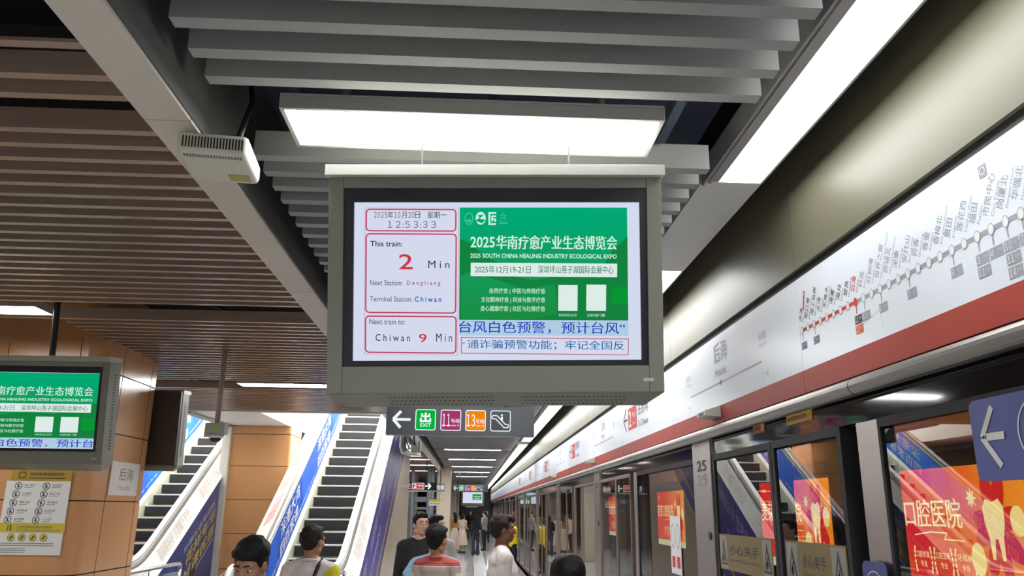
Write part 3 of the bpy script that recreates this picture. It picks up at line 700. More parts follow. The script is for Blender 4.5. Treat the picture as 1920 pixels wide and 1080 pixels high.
def display(label, loc, rot, group, frame=True):
    t = thing('information_display', label, 'screen', loc, rot, group)
    b = MB()
    b.box(-0.64, -0.583, 0, 0.2, -0.4125, 0.4125); b.box(0.583, 0.64, 0, 0.2, -0.4125, 0.4125)
    b.box(-0.583, 0.583, 0, 0.2, 0.372, 0.4125); b.box(-0.583, 0.583, 0, 0.2, -0.4125, -0.312); b.box(-0.583, 0.583, 0.06, 0.2, -0.312, 0.372)
    b.build('housing', M_house, t, bevel=0.003)
    b = MB(); b.add([(-0.64, 0, -0.4125), (0.64, 0, -0.4125), (0.64, 0.2, -0.4125), (-0.64, 0.2, -0.4125), (-0.585, 0.125, -0.472), (0.585, 0.125, -0.472), (0.6, 0.2, -0.465), (-0.6, 0.2, -0.465)],
                    [(0, 1, 2, 3), (0, 4, 5, 1), (4, 7, 6, 5), (0, 3, 7, 4), (1, 5, 6, 2), (3, 2, 6, 7)])
    bt = b.build('underside', M_house, t)
    s = MB()                                      # speaker holes follow the sloping underside
    for g0 in (-0.41, 0.10):
        for row in range(3):
            for k in range(24):
                x = g0+0.0168*k+(0.008 if row % 2 else 0); f = (0.030, 0.063, 0.094)[row]/0.125
                y, z = 0.125*f, -0.4125-0.0595*f
                s.add([(x, y, z-0.0015), (x+0.0085, y, z-0.0015), (x+0.0085, y+0.011, z-0.0067), (x, y+0.011, z-0.0067)], [(0, 1, 2, 3)])
    s.build('speaker_holes', M_black, t)
    MB().prism([(-0.045, 0.4125), (-0.045, 0.414), (-0.034, 0.455), (0.2, 0.455), (0.2, 0.4125)], -0.647, 0.647, 'x').build('top_cap', M_houselt, t, bevel=0.002)
    b = MB()
    b.box(-0.583, -0.545, 0.012, 0.06, -0.312, 0.372); b.box(0.557, 0.583, 0.012, 0.06, -0.312, 0.372)
    b.box(-0.545, 0.557, 0.012, 0.06, 0.319, 0.372); b.box(-0.545, 0.557, 0.012, 0.06, -0.312, -0.290)
    b.build('bezel', M_bezel, t)
    sc = MB().box(-0.545, 0.557, 0.024, 0.06, -0.290, 0.319).build('screen', M_scr, t)
    v = MB()
    for k in range(26):
        z = 0.30-0.024*k
        v.box(0.6395, 0.6412, 0.085, 0.135, z, z+0.012); v.box(-0.6412, -0.6395, 0.085, 0.135, z, z+0.012)
    v.build('side_vents', M_black, t)
    b = MB(); b.box(0.56, 0.60, -0.0015, 0, -0.372, -0.359); b.build('number_plate', M_houselt, t)
    br = MB(); br.tube([(-0.3, 0.185, 0.455), (-0.3, 0.185, 0.62)], 0.004, 8); br.tube([(0.3, 0.185, 0.455), (0.3, 0.185, 0.62)], 0.004, 8); br.build('hanging_rods', M_rubber, t)
    return t, sc
t1, sc1 = display('large central display showing a green expo advert and train times', (0.0767, 2.896, 2.6276), (R(11.8), R(-1.1), R(-1.7)), 'hanging information displays')
def sconv(px, py):                                # artwork grid of the page, 540 x 305 units with its origin at the top left
    tt = (py-377)/304; xl = 662-tt; xr = 1198+8*tt; s = (px-662)/540; yt = 378-2*s; yb = 685-8*s
    return (-0.545+1.102*(px-xl)/(xr-xl), 0.319-0.609*(py-yt)/(yb-yt))
A = Art(lambda u, v, d: (u, 0.024-d, v), sconv)
def st(key, s, x0, yt, x1, yb, b=0.0, d=0.003, g=1.0): A.text(key, s, x0, yb, x1, yt, b, d, 0, 0, g)
for x0, y0, x1, y1 in ((682, 388, 857.5, 388.6), (681, 672, 858, 672.6), (681.6, 388, 682.4, 672), (857.2, 388, 858, 672)): A.rect('line', x0, y0, x1, y1)
for x0, y0, x1, y1 in ((683, 390, 853.5, 434.5), (683, 438, 854.5, 593), (683, 597.5, 855.5, 669.5)):
    A.rrect('pink', x0-1, y0-1, x1+1, y1+1, 9, 0.0008); A.rrect('page', x0+1.5, y0+1.5, x1-1.5, y1-1.5, 7, 0.0014); A.rring('red', x0, y0, x1, y1, 8, 2.6, 0.002)
for q, a, b in (('2025', 699, 723), ('10', 737, 748), ('20', 763, 774)): st('navy', wide(q), a, 396.5, b, 408, 0.006, 0.003, 0.56)
for q, a in (('年', 724), ('月', 750.5), ('日', 775.5)): st('navy', q, a, 395.5, a+(11 if q == '年' else 9.5), 408.5, 0.004); st('navy', '星期一', 799, 395.5, 835, 408.5, 0.004)
st('grey', wide('12')+':'+wide('53')+':'+wide('33'), 724, 414, 815, 427.5, 0.0, 0.003, 0.8)
st('navy', 'This train:', 692, 453, 752, 464, 0.014); st('num', '2', 746, 478.5, 772, 508, 0.006); st('navy', 'Min', 801, 491, 841, 505, 0.0, 0.003, 1.5)
st('grey', 'Next Station:', 692, 529, 753, 539.5, 0.006); st('maroon', 'Dengliang', 761, 530, 824, 540.5, 0.006, 0.003, 1.5)
st('grey', 'Terminal Station:', 692, 560, 771, 570.5, 0.006); st('blue', 'Chiwan', 776, 560.5, 826, 570.5, 0.02, 0.003, 1.5)
st('grey', 'Next train to:', 691, 604, 758, 614.5, 0.006); st('navy', 'Chiwan', 703, 633, 768, 646.5, 0.004, 0.003, 1.5); st('num', '9', 784.5, 632, 799, 648.5, 0.006); st('navy', 'Min', 817, 631, 847, 646.5, 0.0, 0.003, 1.5)
A.poly('green', [(859.5, 387), (1175.5, 386), (1180.5, 603), (860, 604.5)])
A.poly('hill', [(860, 448), (880, 456), (902, 478), (930, 492), (960, 520), (1000, 528), (1060, 515), (1120, 520), (1148, 470), (1177, 442), (1180, 603), (860, 604)], 0.0014)
A.poly('green', [(862, 520), (880, 512), (940, 530), (985, 545), (1040, 535), (1046, 592), (1000, 602), (864, 603)], 0.0018)
A.poly('leaf', [(1150, 542), (1178, 538), (1179.6, 572), (1148, 572)], 0.0018)
A.ring('faint', 877, 409, 8.5, 2.2, 0.003, 24, 12); A.disc('faint', 877, 413, 5, 3, 0.003)
A.disc('mint', 899, 408, 9.5, 12.5, 0.003); A.poly('green', [(893, 402), (905, 401), (897, 409), (908, 411), (902, 418), (889, 413), (897, 407)], 0.0036)
for seg in ([(913.5, 396), (928, 396), (928, 399.5), (917, 399.5), (917, 417.5), (928, 417.5), (928, 421), (913.5, 421)], [(919, 402.5), (928, 402.5), (928, 405.5), (922, 405.5), (922, 414), (919, 414)], [(922, 408.5), (928, 408.5), (928, 415), (925, 415), (925, 411.5), (922, 411.5)]): A.poly('mint', seg, 0.003)
pts = []
for j in range(10): rr = 7.5 if j % 2 == 0 else 3.4; pts.append((941+rr*math.sin(PI*j/5), 404-rr*math.cos(PI*j/5)))
A.loop('faint', pts, [(941+(x-941)*0.6, 404+(y-404)*0.6) for x, y in pts], 0.003); A.rect('faint', 933, 413, 950, 414, 0.003); A.rect('faint', 934, 416.5, 950, 419, 0.003)
st('mint', '2025', 880, 444, 926, 465, 0.018); st('mint', '华南疗愈产业生态博览会', 929, 441, 1157, 468, 0.024)
st('mint', '2025 SOUTH CHINA HEALING INDUSTRY ECOLOGICAL EXPO', 880, 476.5, 1157, 485, 0.02)
A.rect('card', 881, 494.5, 1158, 520.5, 0.0025); st('teal', '2025年12月19-21日', 889, 499.5, 994, 514.5, 0.008, 0.004); st('teal', '深圳坪山燕子湖国际会展中心', 1008, 499, 1151, 514, 0.008, 0.004)
for s, x0, y in (('自然疗愈 | 中医与传统疗愈', 917, 549), ('文化精神疗愈 | 科技与数字疗愈', 901, 566), ('身心健康疗愈 | 社区与社群疗愈', 900, 583)): st('mint', s, x0, y-6, 1022, y+6, 0.01)
A.rect('card', 1047, 536, 1083.5, 585.5, 0.0025); A.rect('card', 1100, 535, 1137.5, 585, 0.0025)
st('mint', '扫码关注公众号', 1048, 591, 1082, 596.5); st('mint', '扫码领门票', 1102, 591, 1136, 596.5)
A.poly('tick', [(860, 604.5), (1180.5, 603), (1181.5, 632.5), (860.5, 634.5)], 0.0014)
st('royal', '台风白色预警，预计台风“', 860, 606.5, 1174, 629.5, 0.008)
A.rring('red', 864, 637.5, 1181.5, 669, 0.5, 1.4, 0.002); st('sea', '通诈骗预警功能；牢记全国反', 876, 642, 1173, 660.5, 0.006); A.rect('sea', 866, 648, 871, 649.5, 0.003)
A.rect('line', 1114, 678.6, 1126, 680.5, 0.003)
A.build(T_SCR, sc1)
def small_page(sc, full=True):
    A = Art(lambda u, v, d: (u, 0.024-d, v))
    f = lambda px, py: (0.557-(185-px)/223.0, 0.319-(py-705)/229.9)
    A.conv = f
    A.rect('green', -60, 705.5, 184.5, 826); A.poly('hill', [(-60, 790), (0, 786), (60, 778), (110, 782), (150, 765), (184.5, 762), (184.5, 826), (-60, 826)], 0.0014)
    A.poly('leaf', [(160, 790), (180, 788), (183, 812), (160, 812)], 0.0018)
    def st(key, s, x0, yt, x1, yb, b=0.0, d=0.003): A.text(key, s, x0, yb, x1, yt, b, d)
    st('mint', '2025', -54, 732, -18, 748, 0.018); st('mint', '华南疗愈产业生态博览会', -15, 731, 175, 748, 0.012)
    st('mint', '2025 SOUTH CHINA HEALING INDUSTRY ECOLOGICAL EXPO', -54, 753, 175, 758, 0.02)
    A.rect('card', -53, 763, 174, 778.5, 0.0025); st('teal', '2025年12月19-21日', -48, 766, 37, 776, 0.008, 0.004); st('teal', '深圳坪山燕子湖国际会展中心', 49, 766, 168, 776, 0.008, 0.004)
    for s, x0, y in (('自然疗愈 | 中医与传统疗愈', -24, 794.5), ('文化精神疗愈 | 科技与数字疗愈', -37, 804.5), ('身心健康疗愈 | 社区与社群疗愈', -37, 814.5)): st('mint', s, x0, y-3.6, 57, y+3.6, 0.01)
    A.rect('card', 77, 787, 109, 815.5, 0.0025); A.rect('card', 122, 787, 154, 815.5, 0.0025); st('mint', '扫码关注公众号', 78, 818, 108, 821.5); st('mint', '扫码领门票', 123, 818, 153, 821.5)
    A.rect('tick', -60, 826, 184.5, 844, 0.0014); st('royal', '台风白色预警．预计台', -38, 828, 184, 842.5, 0.008)
    A.ring('faint', -48, 716, 5, 1.5, 0.003); A.disc('mint', -33, 716, 5.5, 7, 0.003); A.ring('faint', -5, 716, 5, 1.5, 0.003)
    A.build(T_SCR, sc)
t2, sc2 = display('display with the green expo advert in front of the left pillar', (-3.62, 6.62, 2.52), (R(7), 0, R(-1)), 'hanging information displays')
small_page(sc2)
m = MB(); m.tube([(0.1, 0.12, 0.455), (0.1, 0.12, 1.35)], 0.025, 10); m.tube([(-0.4, 0.12, 0.455), (-0.4, 0.12, 1.35)], 0.025, 10); m.build('ceiling_mount', M_black, t2)
t3, sc3 = display('display turned away beyond the left pillar, seen from its dark back', (-4.02, 9.62, 2.66), (R(-4), 0, R(180)), 'hanging information displays')
small_page(sc3)
MB().box(-0.635, 0.635, 0.2, 0.26, -0.40, 0.44).build('back_cover', mat('dark_brown_cover', (62, 54, 48), 0.5), t3)
MB().tube([(0, 0.12, 0.455), (0, 0.12, 1.28)], 0.025, 10).build('ceiling_mount', M_black, t3)
t4, sc4 = display('far display with a small green block hanging over the platform', (0.1, 46, 2.40), (R(6), 0, 0), 'hanging information displays')
A = Art(lambda u, v, d: (u, 0.024-d, v)); A.rect('leaf', 0.0, -0.10, 0.5, 0.2); A.rect('mint', 0.06, 0.06, 0.45, 0.09, 0.003); A.rect('mint', 0.1, -0.04, 0.4, 0.0, 0.003)
A.build(T_SCR, sc4); MB().box(-0.03, 0.03, 0.09, 0.15, 0.455, 1.3).build('drop_pole', M_house, t4)
t = thing('hanging_box_sign', 'small white box sign below the far display', 'sign', (0.06, 48, 2.0)); MB().box(-0.35, 0.35, 0, 0.15, -0.1, 0.14).build('box', M_white, t, bevel=0.01)
A = Art(); A.rect('n', -0.16, -0.02, 0.18, 0.05, 0.003); A.build({'n': ('grey_lettering', M_ink)}, t); MB().box(-0.01, 0.01, 0.06, 0.08, 0.14, 1.9).build('drop_pole', M_house, t)

# ------------------------------------------------------------------ hanging direction signs
T_SG = {'w': ('white_lettering', M_signw), 'g': ('green_tile', glow('sign_green', (0, 176, 60), 1.0)), 'm': ('maroon_tile', glow('sign_maroon', (168, 52, 108), 1.0)),
        'o': ('orange_tile', glow('sign_orange', (244, 134, 10), 1.0)), 'r': ('red_tile', glow('sign_red', (196, 60, 70), 1.0)), 'k': ('dark_tile', mat('sign_dark_tile', (38, 46, 52), 0.4)),
        'l': ('soft_lettering', glow('sign_soft', (170, 176, 180), 0.8))}
M_signbox = mat('charcoal_sign_box', (62, 66, 70), 0.4, 0, 0.04)
def exit_sign(label, loc, poles):
    t = thing('direction_sign', label, 'sign', loc, (0, 0, 0), 'hanging direction signs')
    MB().box(-0.734, 0.734, 0, 0.13, -0.143, 0.143).build('sign_box', M_signbox, t, bevel=0.003)
    p = MB()
    for x in poles: p.tube([(x, 0.065, 0.143), (x, 0.065, 3.9-loc[2])], 0.02, 10)
    p.build('drop_pole', M_black, t)
    A = Art(None, lambda px, py: ((px-863.5)*0.0053, (789.5-py)*0.0053))
    A.line('w', [(752, 773), (738, 788), (752, 803.5)], 5.4, 0.002); A.rect('w', 739, 785.8, 770, 790.8, 0.0024)
    for x, k in ((779, 'g'), (826, 'm'), (872.3, 'o'), (919, 'k')):
        A.rrect('w', x, 768.8, x+38.2, 807.8, 4, 0.0016); A.rrect(k, x+1.6, 770.4, x+36.6, 806.2, 3, 0.0024)
    for q in ((796, 775, 800, 792), (789.5, 776.5, 793, 783.5), (803, 776.5, 806.5, 783.5), (789.5, 780.3, 806.5, 783.5), (787.5, 785, 791, 792.5), (805, 785, 808.5, 792.5), (787.5, 789, 808.5, 792.5)): A.rect('w', *q, 0.0034)
    A.text('w', 'EXIT', 788.5, 801.5, 808.5, 794.5, 0.006, 0.0034)
    A.text('w', wide('11'), 829.5, 799.5, 843.8, 776.5, 0.02, 0.0034, 0, 0, 0.56); A.text('w', wide('13'), 874.8, 799.5, 890, 776.5, 0.02, 0.0034, 0, 0, 0.56)
    for x in (845.5, 891.5): A.text('w', '号线', x, 793.5, x+16, 785.5, 0.016, 0.0034)
    A.text('w', 'Line 11', 845.5, 799.5, 861, 796, 0.01, 0.0034); A.text('w', 'Line 13', 891.5, 799.5, 907, 796, 0.01, 0.0034)
    A.line('w', [(923, 778.5), (931.5, 778.5), (947, 794.5), (952, 794.5), (953.5, 797.5), (952, 800.5), (944.5, 800.5), (929, 784.5), (923, 784.5), (922, 781.5), (923, 778.5)], 1.9, 0.0034)
    A.disc('w', 940.5, 777.5, 1.9, None, 0.0034); A.rect('w', 938.6, 780.4, 942.4, 787, 0.0034)
    A.build(T_SG, t)
    return t
exit_sign('dark hanging exit and line transfer sign just below the central display', (-0.118, 7.9, 2.638), (-0.45, 0.45))
exit_sign('small far copy of the exit and line transfer sign down the platform', (-0.03, 33, 2.60), (-0.45, 0.45))
t = thing('direction_sign', 'dark hanging sign with red line tile and right arrow by the stone wall', 'sign', (-1.42, 26.2, 2.49), (0, 0, 0), 'hanging direction signs')
MB().box(-0.85, 0.32, 0, 0.12, -0.13, 0.12).build('sign_box', M_black, t); MB().box(-0.85, 0.46, 0.0, 0.12, -0.17, -0.131).build('lower_rail', M_slat, t); MB().tube([(-0.02, 0.06, 0.12), (-0.02, 0.06, 1.45)], 0.012, 8).build('drop_pole', M_black, t)
A = Art(); A.text('w', '往', -0.70, -0.09, -0.50, 0.09, 0.02, 0.003); A.rrect('w', -0.47, -0.10, -0.08, 0.10, 0.02, 0.002); A.rrect('r', -0.455, -0.085, -0.095, 0.085, 0.015, 0.003)
A.text('w', '2', -0.42, -0.06, -0.32, 0.07, 0.02, 0.004); A.text('w', '号线', -0.29, -0.03, -0.12, 0.05, 0.01, 0.004)
A.line('w', [(0.04, 0.09), (0.13, 0.0), (0.04, -0.09)], 0.045, 0.003); A.rect('w', -0.05, -0.022, 0.12, 0.022, 0.0032); A.build(T_SG, t)
t = thing('direction_sign', 'small grey sign with pale lift lettering right of the arrow sign', 'sign', (-0.99, 26.4, 2.46), (0, 0, 0), 'hanging direction signs')
MB().box(-0.14, 0.14, 0, 0.06, -0.13, 0.12).build('sign_box', M_slat, t); A = Art(); A.text('w', '电梯', -0.12, -0.08, 0.12, 0.08, 0.01, 0.003); A.build(T_SG, t); MB().tube([(0, 0.03, 0.12), (0, 0.03, 1.48)], 0.01, 8).build('drop_pole', M_black, t)
t = thing('notice_board', 'small yellow topped white notice hanging in the far concourse', 'sign', (-1.15, 26.5, 1.985)); MB().box(-0.19, 0.19, 0, 0.03, -0.10, 0.02).build('white_field', M_paper, t); MB().box(-0.19, 0.19, 0, 0.03, 0.02, 0.10).build('yellow_field', mat('notice_yellow', (226, 206, 40), 0.5), t)
A = Art(); [A.disc('k', -0.12+0.08*i, -0.035, 0.022, None, 0.003) for i in range(4)]; A.build({'k': ('round_marks', M_ink)}, t)
h = MB(); h.box(-0.15, -0.14, 0.01, 0.02, 0.1, 1.96); h.box(0.14, 0.15, 0.01, 0.02, 0.1, 1.96); h.build('hanger', M_black, t)

# ------------------------------------------------------------------ boxes and cameras under the beam
t = thing('wifi_box', 'off white wireless box with slots and a yellow sticker under the beam', 'wireless box', (-1.0, 2.87, 3.09), (R(4), 0, R(7)))
b = MB(); b.box(-0.125, 0.125, -0.165, 0.165, -0.035, 0.05); b.build('case', mat('aged_white_plastic', (208, 206, 188), 0.45, 0, 0.05), t, bevel=0.02)
b = MB()
for k in range(20): b.box(-0.108+0.011*k, -0.103+0.011*k, -0.1668, -0.155, -0.012, 0.03)
for r_ in range(2):
    for k in range(20): b.box(-0.104+0.0105*k, -0.098+0.0105*k, -0.148+0.014*r_, -0.141+0.014*r_, -0.0362, -0.03)
b.build('vent_slots', M_black, t)
b = MB(); b.box(0.02, 0.10, 0.045, 0.12, -0.0365, -0.034); b.build('yellow_sticker', mat('ochre_sticker', (176, 158, 74), 0.5), t)
b = MB(); b.box(-0.1, -0.05, -0.1, 0.1, 0.05, 0.065); b.tube([(0.06, -0.05, 0.05), (0.1, -0.02, 0.25), (0.05, 0.05, 0.5)], 0.012, 8); b.build('mount_and_cable', M_black, t)
t = thing('wifi_box', 'white bracket box with looped black cables below the far end of the exit sign', 'wireless box', (-1.15, 15, 2.88))
b = MB(); b.tube([(-0.17, 0, 0.27), (-0.18, 0, 0.02), (-0.14, 0, -0.09), (-0.05, 0, -0.12), (0.2, 0, -0.12)], 0.022, 10); b.build('bracket', M_houselt, t, smooth=True)
b = MB(); b.box(0.02, 0.15, -0.08, 0.08, -0.09, 0.05); b.box(0.15, 0.2, -0.06, 0.06, -0.08, 0.12); b.build('case', M_slat, t, bevel=0.01)
b = MB(); b.tube([(-0.10, 0.02, 0.27), (-0.11, 0, 0.08), (-0.07, 0, -0.05), (-0.02, 0, -0.02), (0.0, 0, 0.1), (-0.03, 0, 0.27)], 0.014, 8); b.tube([(-0.13, 0, 0.27), (-0.02, 0, 0.0), (0.05, 0, -0.02)], 0.012, 8); b.tube([(0.08, 0, 0.05), (0.06, 0, 0.27)], 0.02, 8); b.build('cables', M_black, t)
t = thing('dome_camera', 'grey ceiling camera with dark dome on a long pole before the left escalator', 'camera', (-2.645, 8.4, 2.55))
b = MB(); b.tube([(0, 0, 0.07), (0, 0, 0.86)], 0.027, 12); b.build('pole', mat('brown_grey_pole', (150, 134, 122), 0.5), t)
b = MB(); b.box(-0.1, 0.1, -0.07, 0.07, -0.035, 0.075); b.cone((0, 0, -0.06), 0.075, (0, 0, -0.03), 0.085, 16, True, True); b.build('case', M_slat, t, bevel=0.012)
b = MB(); b.ball((0, 0, -0.07), (0.058, 0.058, 0.055)); b.build('dome', M_blackgl, t, smooth=True)
b = MB(); b.cone((0, 0, -0.075), 0.07, (0, 0, -0.055), 0.075, 18, True, True); b.build('dome_ring', M_white, t)
b = MB(); b.box(-0.03, 0.03, -0.0712, -0.07, 0.0, 0.045); b.build('green_sticker', mat('lime_sticker', (150, 170, 50), 0.5), t)
for x, y, z, lb in ((-1.0, 36, 2.72, 'dark far camera on a bracket under the beam end'), (-1.04, 42.6, 2.75, 'second dark far camera close to the far pillar')):
    t = thing('bullet_camera', lb, 'camera', (x, y, z)); b = MB(); b.cone((0, -0.25, 0), 0.13, (0, 0.2, 0.04), 0.13, 12, True, True); b.build('barrel', M_black, t)
    b = MB(); b.tube([(0, 0.1, 0.1), (-0.1, 0.1, 0.25), (-0.1, 0.1, 0.42)], 0.03, 8); b.box(-0.18, 0.1, -0.2, 0.0, 0.10, 0.14); b.build('bracket', M_slat, t)
    b = MB(); b.tube([(-0.12, 0, 0.3), (-0.25, 0, 0.1), (-0.2, 0, -0.1), (-0.05, 0.1, 0)], 0.025, 8); b.build('cable', M_black, t)

# ------------------------------------------------------------------ notices on the left pillar
t = thing('safety_notice', 'white and yellow safety notice with rows of pictograms on the left pillar', 'poster', (-4.375, 7.897, 1.345))
MB().box(0, 0.59, -0.004, 0, 0, 0.665).build('white_sheet', M_paper, t)
MB().box(0.03, 0.59, -0.004, 0, 0.667, 0.775).build('header', mat('ochre_print', (172, 142, 52), 0.5), t)
MB().box(-0.01, 0.60, -0.006, -0.003, 0.20, 0.285).build('yellow_band', M_yellow, t)
A = Art()
A.text('k', '深圳地铁温馨提示', 0.20, 0.715, 0.52, 0.745, 0.01, 0.007); A.rect('k', 0.20, 0.69, 0.54, 0.696, 0.007); A.rring('k', 0.10, 0.69, 0.165, 0.75, 0.01, 0.008, 0.007)
for r_ in range(5):
    for c in range(2):
        x, y = 0.115+0.255*c-0.012*r_, 0.62-0.077*r_
        A.ring('k', x, y, 0.034, 0.006, 0.006); A.line('k', [(x-0.022, y+0.022), (x+0.022, y-0.022)], 0.004, 0.0062); A.disc('k', x, y+0.012, 0.007, None, 0.0064); A.line('k', [(x, y+0.005), (x-0.004, y-0.02)], 0.01, 0.0064); A.line('k', [(x-0.014, y-0.004), (x+0.016, y-0.01)], 0.006, 0.0064)
        A.text('g', (['禁止奔跑', '注意脚下', '照顾儿童', '请勿吸烟', '请勿倚靠'], ['请勿推挤', '禁止入轨', '请勿嬉戏', '请勿停留', '小心夹手'])[c][r_], x+0.055, y-0.004, x+0.15, y+0.018, 0.0, 0.006); A.rect('g', x+0.055, y-0.016, x+0.13, y-0.012, 0.006)
A.text('g', '文明乘梯请勿拥挤', 0.16, 0.235, 0.49, 0.262, 0.0, 0.008); A.rect('g', 0.16, 0.218, 0.56, 0.222, 0.008); A.line('k', [(0.08, 0.215), (0.085, 0.265)], 0.008, 0.008); A.line('k', [(0.11, 0.215), (0.105, 0.27)], 0.012, 0.008)
for c in range(4): A.disc('y', 0.125+0.098*c, 0.155, 0.034, None, 0.006); A.ring('k', 0.125+0.098*c, 0.155, 0.034, 0.004, 0.0064); A.line('k', [(0.115+0.098*c, 0.14), (0.137+0.098*c, 0.17)], 0.014, 0.0066)
for y in (0.10, 0.083, 0.055, 0.04, 0.022): A.rect('g', 0.03, y, 0.52-(0.25 if y < 0.06 else 0), y+0.005, 0.006)
A.build({'k': ('pictograms', M_ink), 'g': ('small_lettering', mat('soft_ink', (120, 120, 122), 0.6)), 'y': ('yellow_discs', M_yellow)}, t)
t = thing('station_name_plate', 'pale station name plate on the right face of the left pillar', 'sign', (-3.668, 8.43, 1.895), (0, 0, PI/2))
MB().box(0, 0.70, -0.006, -0.001, 0, 0.34).build('plate', mat('name_plate_white', (222, 216, 206), 0.4), t)
A = Art(); A.text('k', '后海', 0.20, 0.15, 0.55, 0.28, -0.008, 0.008); A.text('g', 'Houhai', 0.22, 0.05, 0.52, 0.11, -0.004, 0.008)
A.build({'k': ('station_name', mat('soft_brown_ink', (136, 122, 112), 0.6)), 'g': ('station_name_latin', mat('pale_brown_ink', (186, 176, 166), 0.6))}, t)

# ------------------------------------------------------------------ escalators
M_riser = mat('dark_step_metal', (54, 54, 54), 0.5, 0.3, 0.15, 30, (12, 1, 1))
M_nose = mat('pale_step_edge', (240, 240, 234), 0.5, 0, 0.05)
M_deck = mat('white_deck_metal', (232, 232, 230), 0.35, 0, 0.03)
M_skirt = mat('cream_skirt_light', (226, 226, 206), 0.4, 0, 0.03)
M_hand = mat('grey_handrail', (120, 116, 110), 0.45)
smesh = None
def escalator(xl, label, ad_rgb, clad_mat, nearside):
    global smesh
    t = thing('escalator', label, 'escalator', (xl, 12.0, 0), (0, 0, 0), 'escalators up from the platform')
    xr = 1.0; f = lambda y: base(y+12.0)
    ys = [0.0+0.12*k for k in range(0, 25)]+[3.2+0.6*k for k in range(0, 19)]
    if smesh is None:
        b = MB(); b.add([(0, 0, 0), (1, 0, 0), (1, 0.008, -0.20), (0, 0.008, -0.20), (0, 0.37, 0.0), (1, 0.37, 0.0)], [(0, 3, 2, 1), (0, 1, 5, 4)])
        b.cur = 1; b.box(0, 1, -0.006, 0.05, -0.022, 0.005); so = b.build('step', [M_riser, M_nose], t); smesh = so.data
    else: so = None
    for k in range(-4, 20):
        o = so if (so and k == -4) else bpy.data.objects.new('step', smesh)
        if o is not so: COL.objects.link(o); o.parent = t
        o.location = (0, 14.98+0.371*k-12.0, 0.919+0.2207*k)
    MB().box(0, 1.0, -1.2, 1.5, -0.02, 0.012).build('landing_plate', M_steel, t)
    # left balustrade as seen from its inner side
    MB().sweep([(-0.012, -0.30), (0.0, -0.30), (0.0, 0.13), (-0.05, 0.20), (-0.06, 0.18)], f, ys).build('skirt', M_skirt, t)
    MB().sweep([(-0.06, 0.17), (-0.05, 0.20), (-0.125, 0.86), (-0.14, 0.86)], f, ys).build('inner_panel', ad_rgb, t)
    MB().sweep([(-0.11, 0.86), (-0.10, 0.92), (-0.19, 0.95), (-0.20, 0.86)], f, ys).build('top_rail', M_skirt, t)
    MB().sweep([(-0.185, 0.94), (-0.10, 0.945), (-0.095, 0.985), (-0.13, 1.005), (-0.18, 1.0)], f, ys).build('handrail', M_hand, t)
    MB().sweep([(-0.20, 0.95), (-0.185, 0.965), (-0.52, 0.66), (-0.52, 0.30), (-0.50, 0.30), (-0.50, 0.62)], f, ys).build('outer_deck', M_deck, t)
    # right balustrade, seen from outside
    MB().sweep([(xr, -0.3), (xr+0.012, -0.3), (xr+0.06, 0.18), (xr+0.05, 0.20), (xr, 0.13)], f, ys).build('skirt', M_skirt, t)
    MB().sweep([(xr+0.05, 0.2), (xr+0.06, 0.17), (xr+0.13, 0.86), (xr+0.115, 0.86)], f, ys).build('inner_panel', M_deck, t)
    MB().sweep([(xr+0.09, 0.86), (xr+0.20, 0.86), (xr+0.20, 0.90), (xr+0.09, 0.92)], f, ys).build('top_rail', M_deck, t)
    MB().sweep([(xr+0.10, 0.92), (xr+0.185, 0.905), (xr+0.19, 0.945), (xr+0.15, 0.97), (xr+0.11, 0.965)], f, ys).build('handrail', M_deck, t)
    MB().sweep([(xr+0.185, 0.90), (xr+0.20, 0.86), (xr+0.41, 0.54), (xr+0.425, 0.56)], f, ys).build('outer_deck', M_deck, t)
    MB().sweep([(xr+0.195, 0.895), (xr+0.21, 0.86), (xr+0.235, 0.835), (xr+0.225, 0.865)], f, ys).build('deck_groove', M_hand, t)
    hn = MB()                                     # rounded newel at the foot of both handrails
    for x in (-0.14, xr+0.145):
        z0 = 0.975 if x < 0 else 0.94
        hn.tube([(x, 0.0, z0+f(0))]+[(x, -0.32*math.sin(R(a)), f(0)+z0-0.32+0.32*math.cos(R(a))) for a in range(20, 181, 20)]+[(x, 0.0, z0-0.64)], 0.04, 10)
        hn.prism([(-0.02, 0.0), (-0.02, z0-0.02), (-0.28*math.sin(R(45)), z0-0.32+0.29*math.cos(R(45))), (-0.3, z0-0.32), (-0.2, 0.2), (-0.2, 0)], x-0.02, x+0.02, 'x')
    hn.build('newel', M_deck, t)
    # cladding below the deck on the viewer's side: a slanting panel down to the floor or the stone
    top = [(y, f(y)+0.555) for y in ys if y <= (10.1 if nearside else 4.9)]
    low = [(y, max(0.0, f(y)-1.47)) for y in ys if y <= (10.1 if nearside else 4.9)]
    c = MB(); c.prism(top+low[::-1], xr+0.415, xr+0.425, 'x'); c.build('side_cladding', clad_mat, t)
    e = MB(); lo2 = [(y, max(0.0, z-0.05)) for y, z in low]
    e.prism(low+[(y, z-0.055) for y, z in low][::-1], xr+0.418, xr+0.43, 'x'); e.build('cladding_edge', M_yellow if nearside else M_white, t)
    # printed lettering
    A = Art(lambda u, v, d: (-0.05-0.075*(v-0.2)/0.66+d+0.004, u, f(u)+v))
    B = Art(lambda u, v, d: (xr+0.425+d, u, f(u)+v))
    D = Art(lambda u, v, d: (-0.185-0.335*(0.965-v)/0.305, u, f(u)+v+d+0.003))
    E_ = Art(lambda u, v, d: (xr+0.20+0.21*(0.86-v)/0.32+d+0.012, u, f(u)+v+0.02))
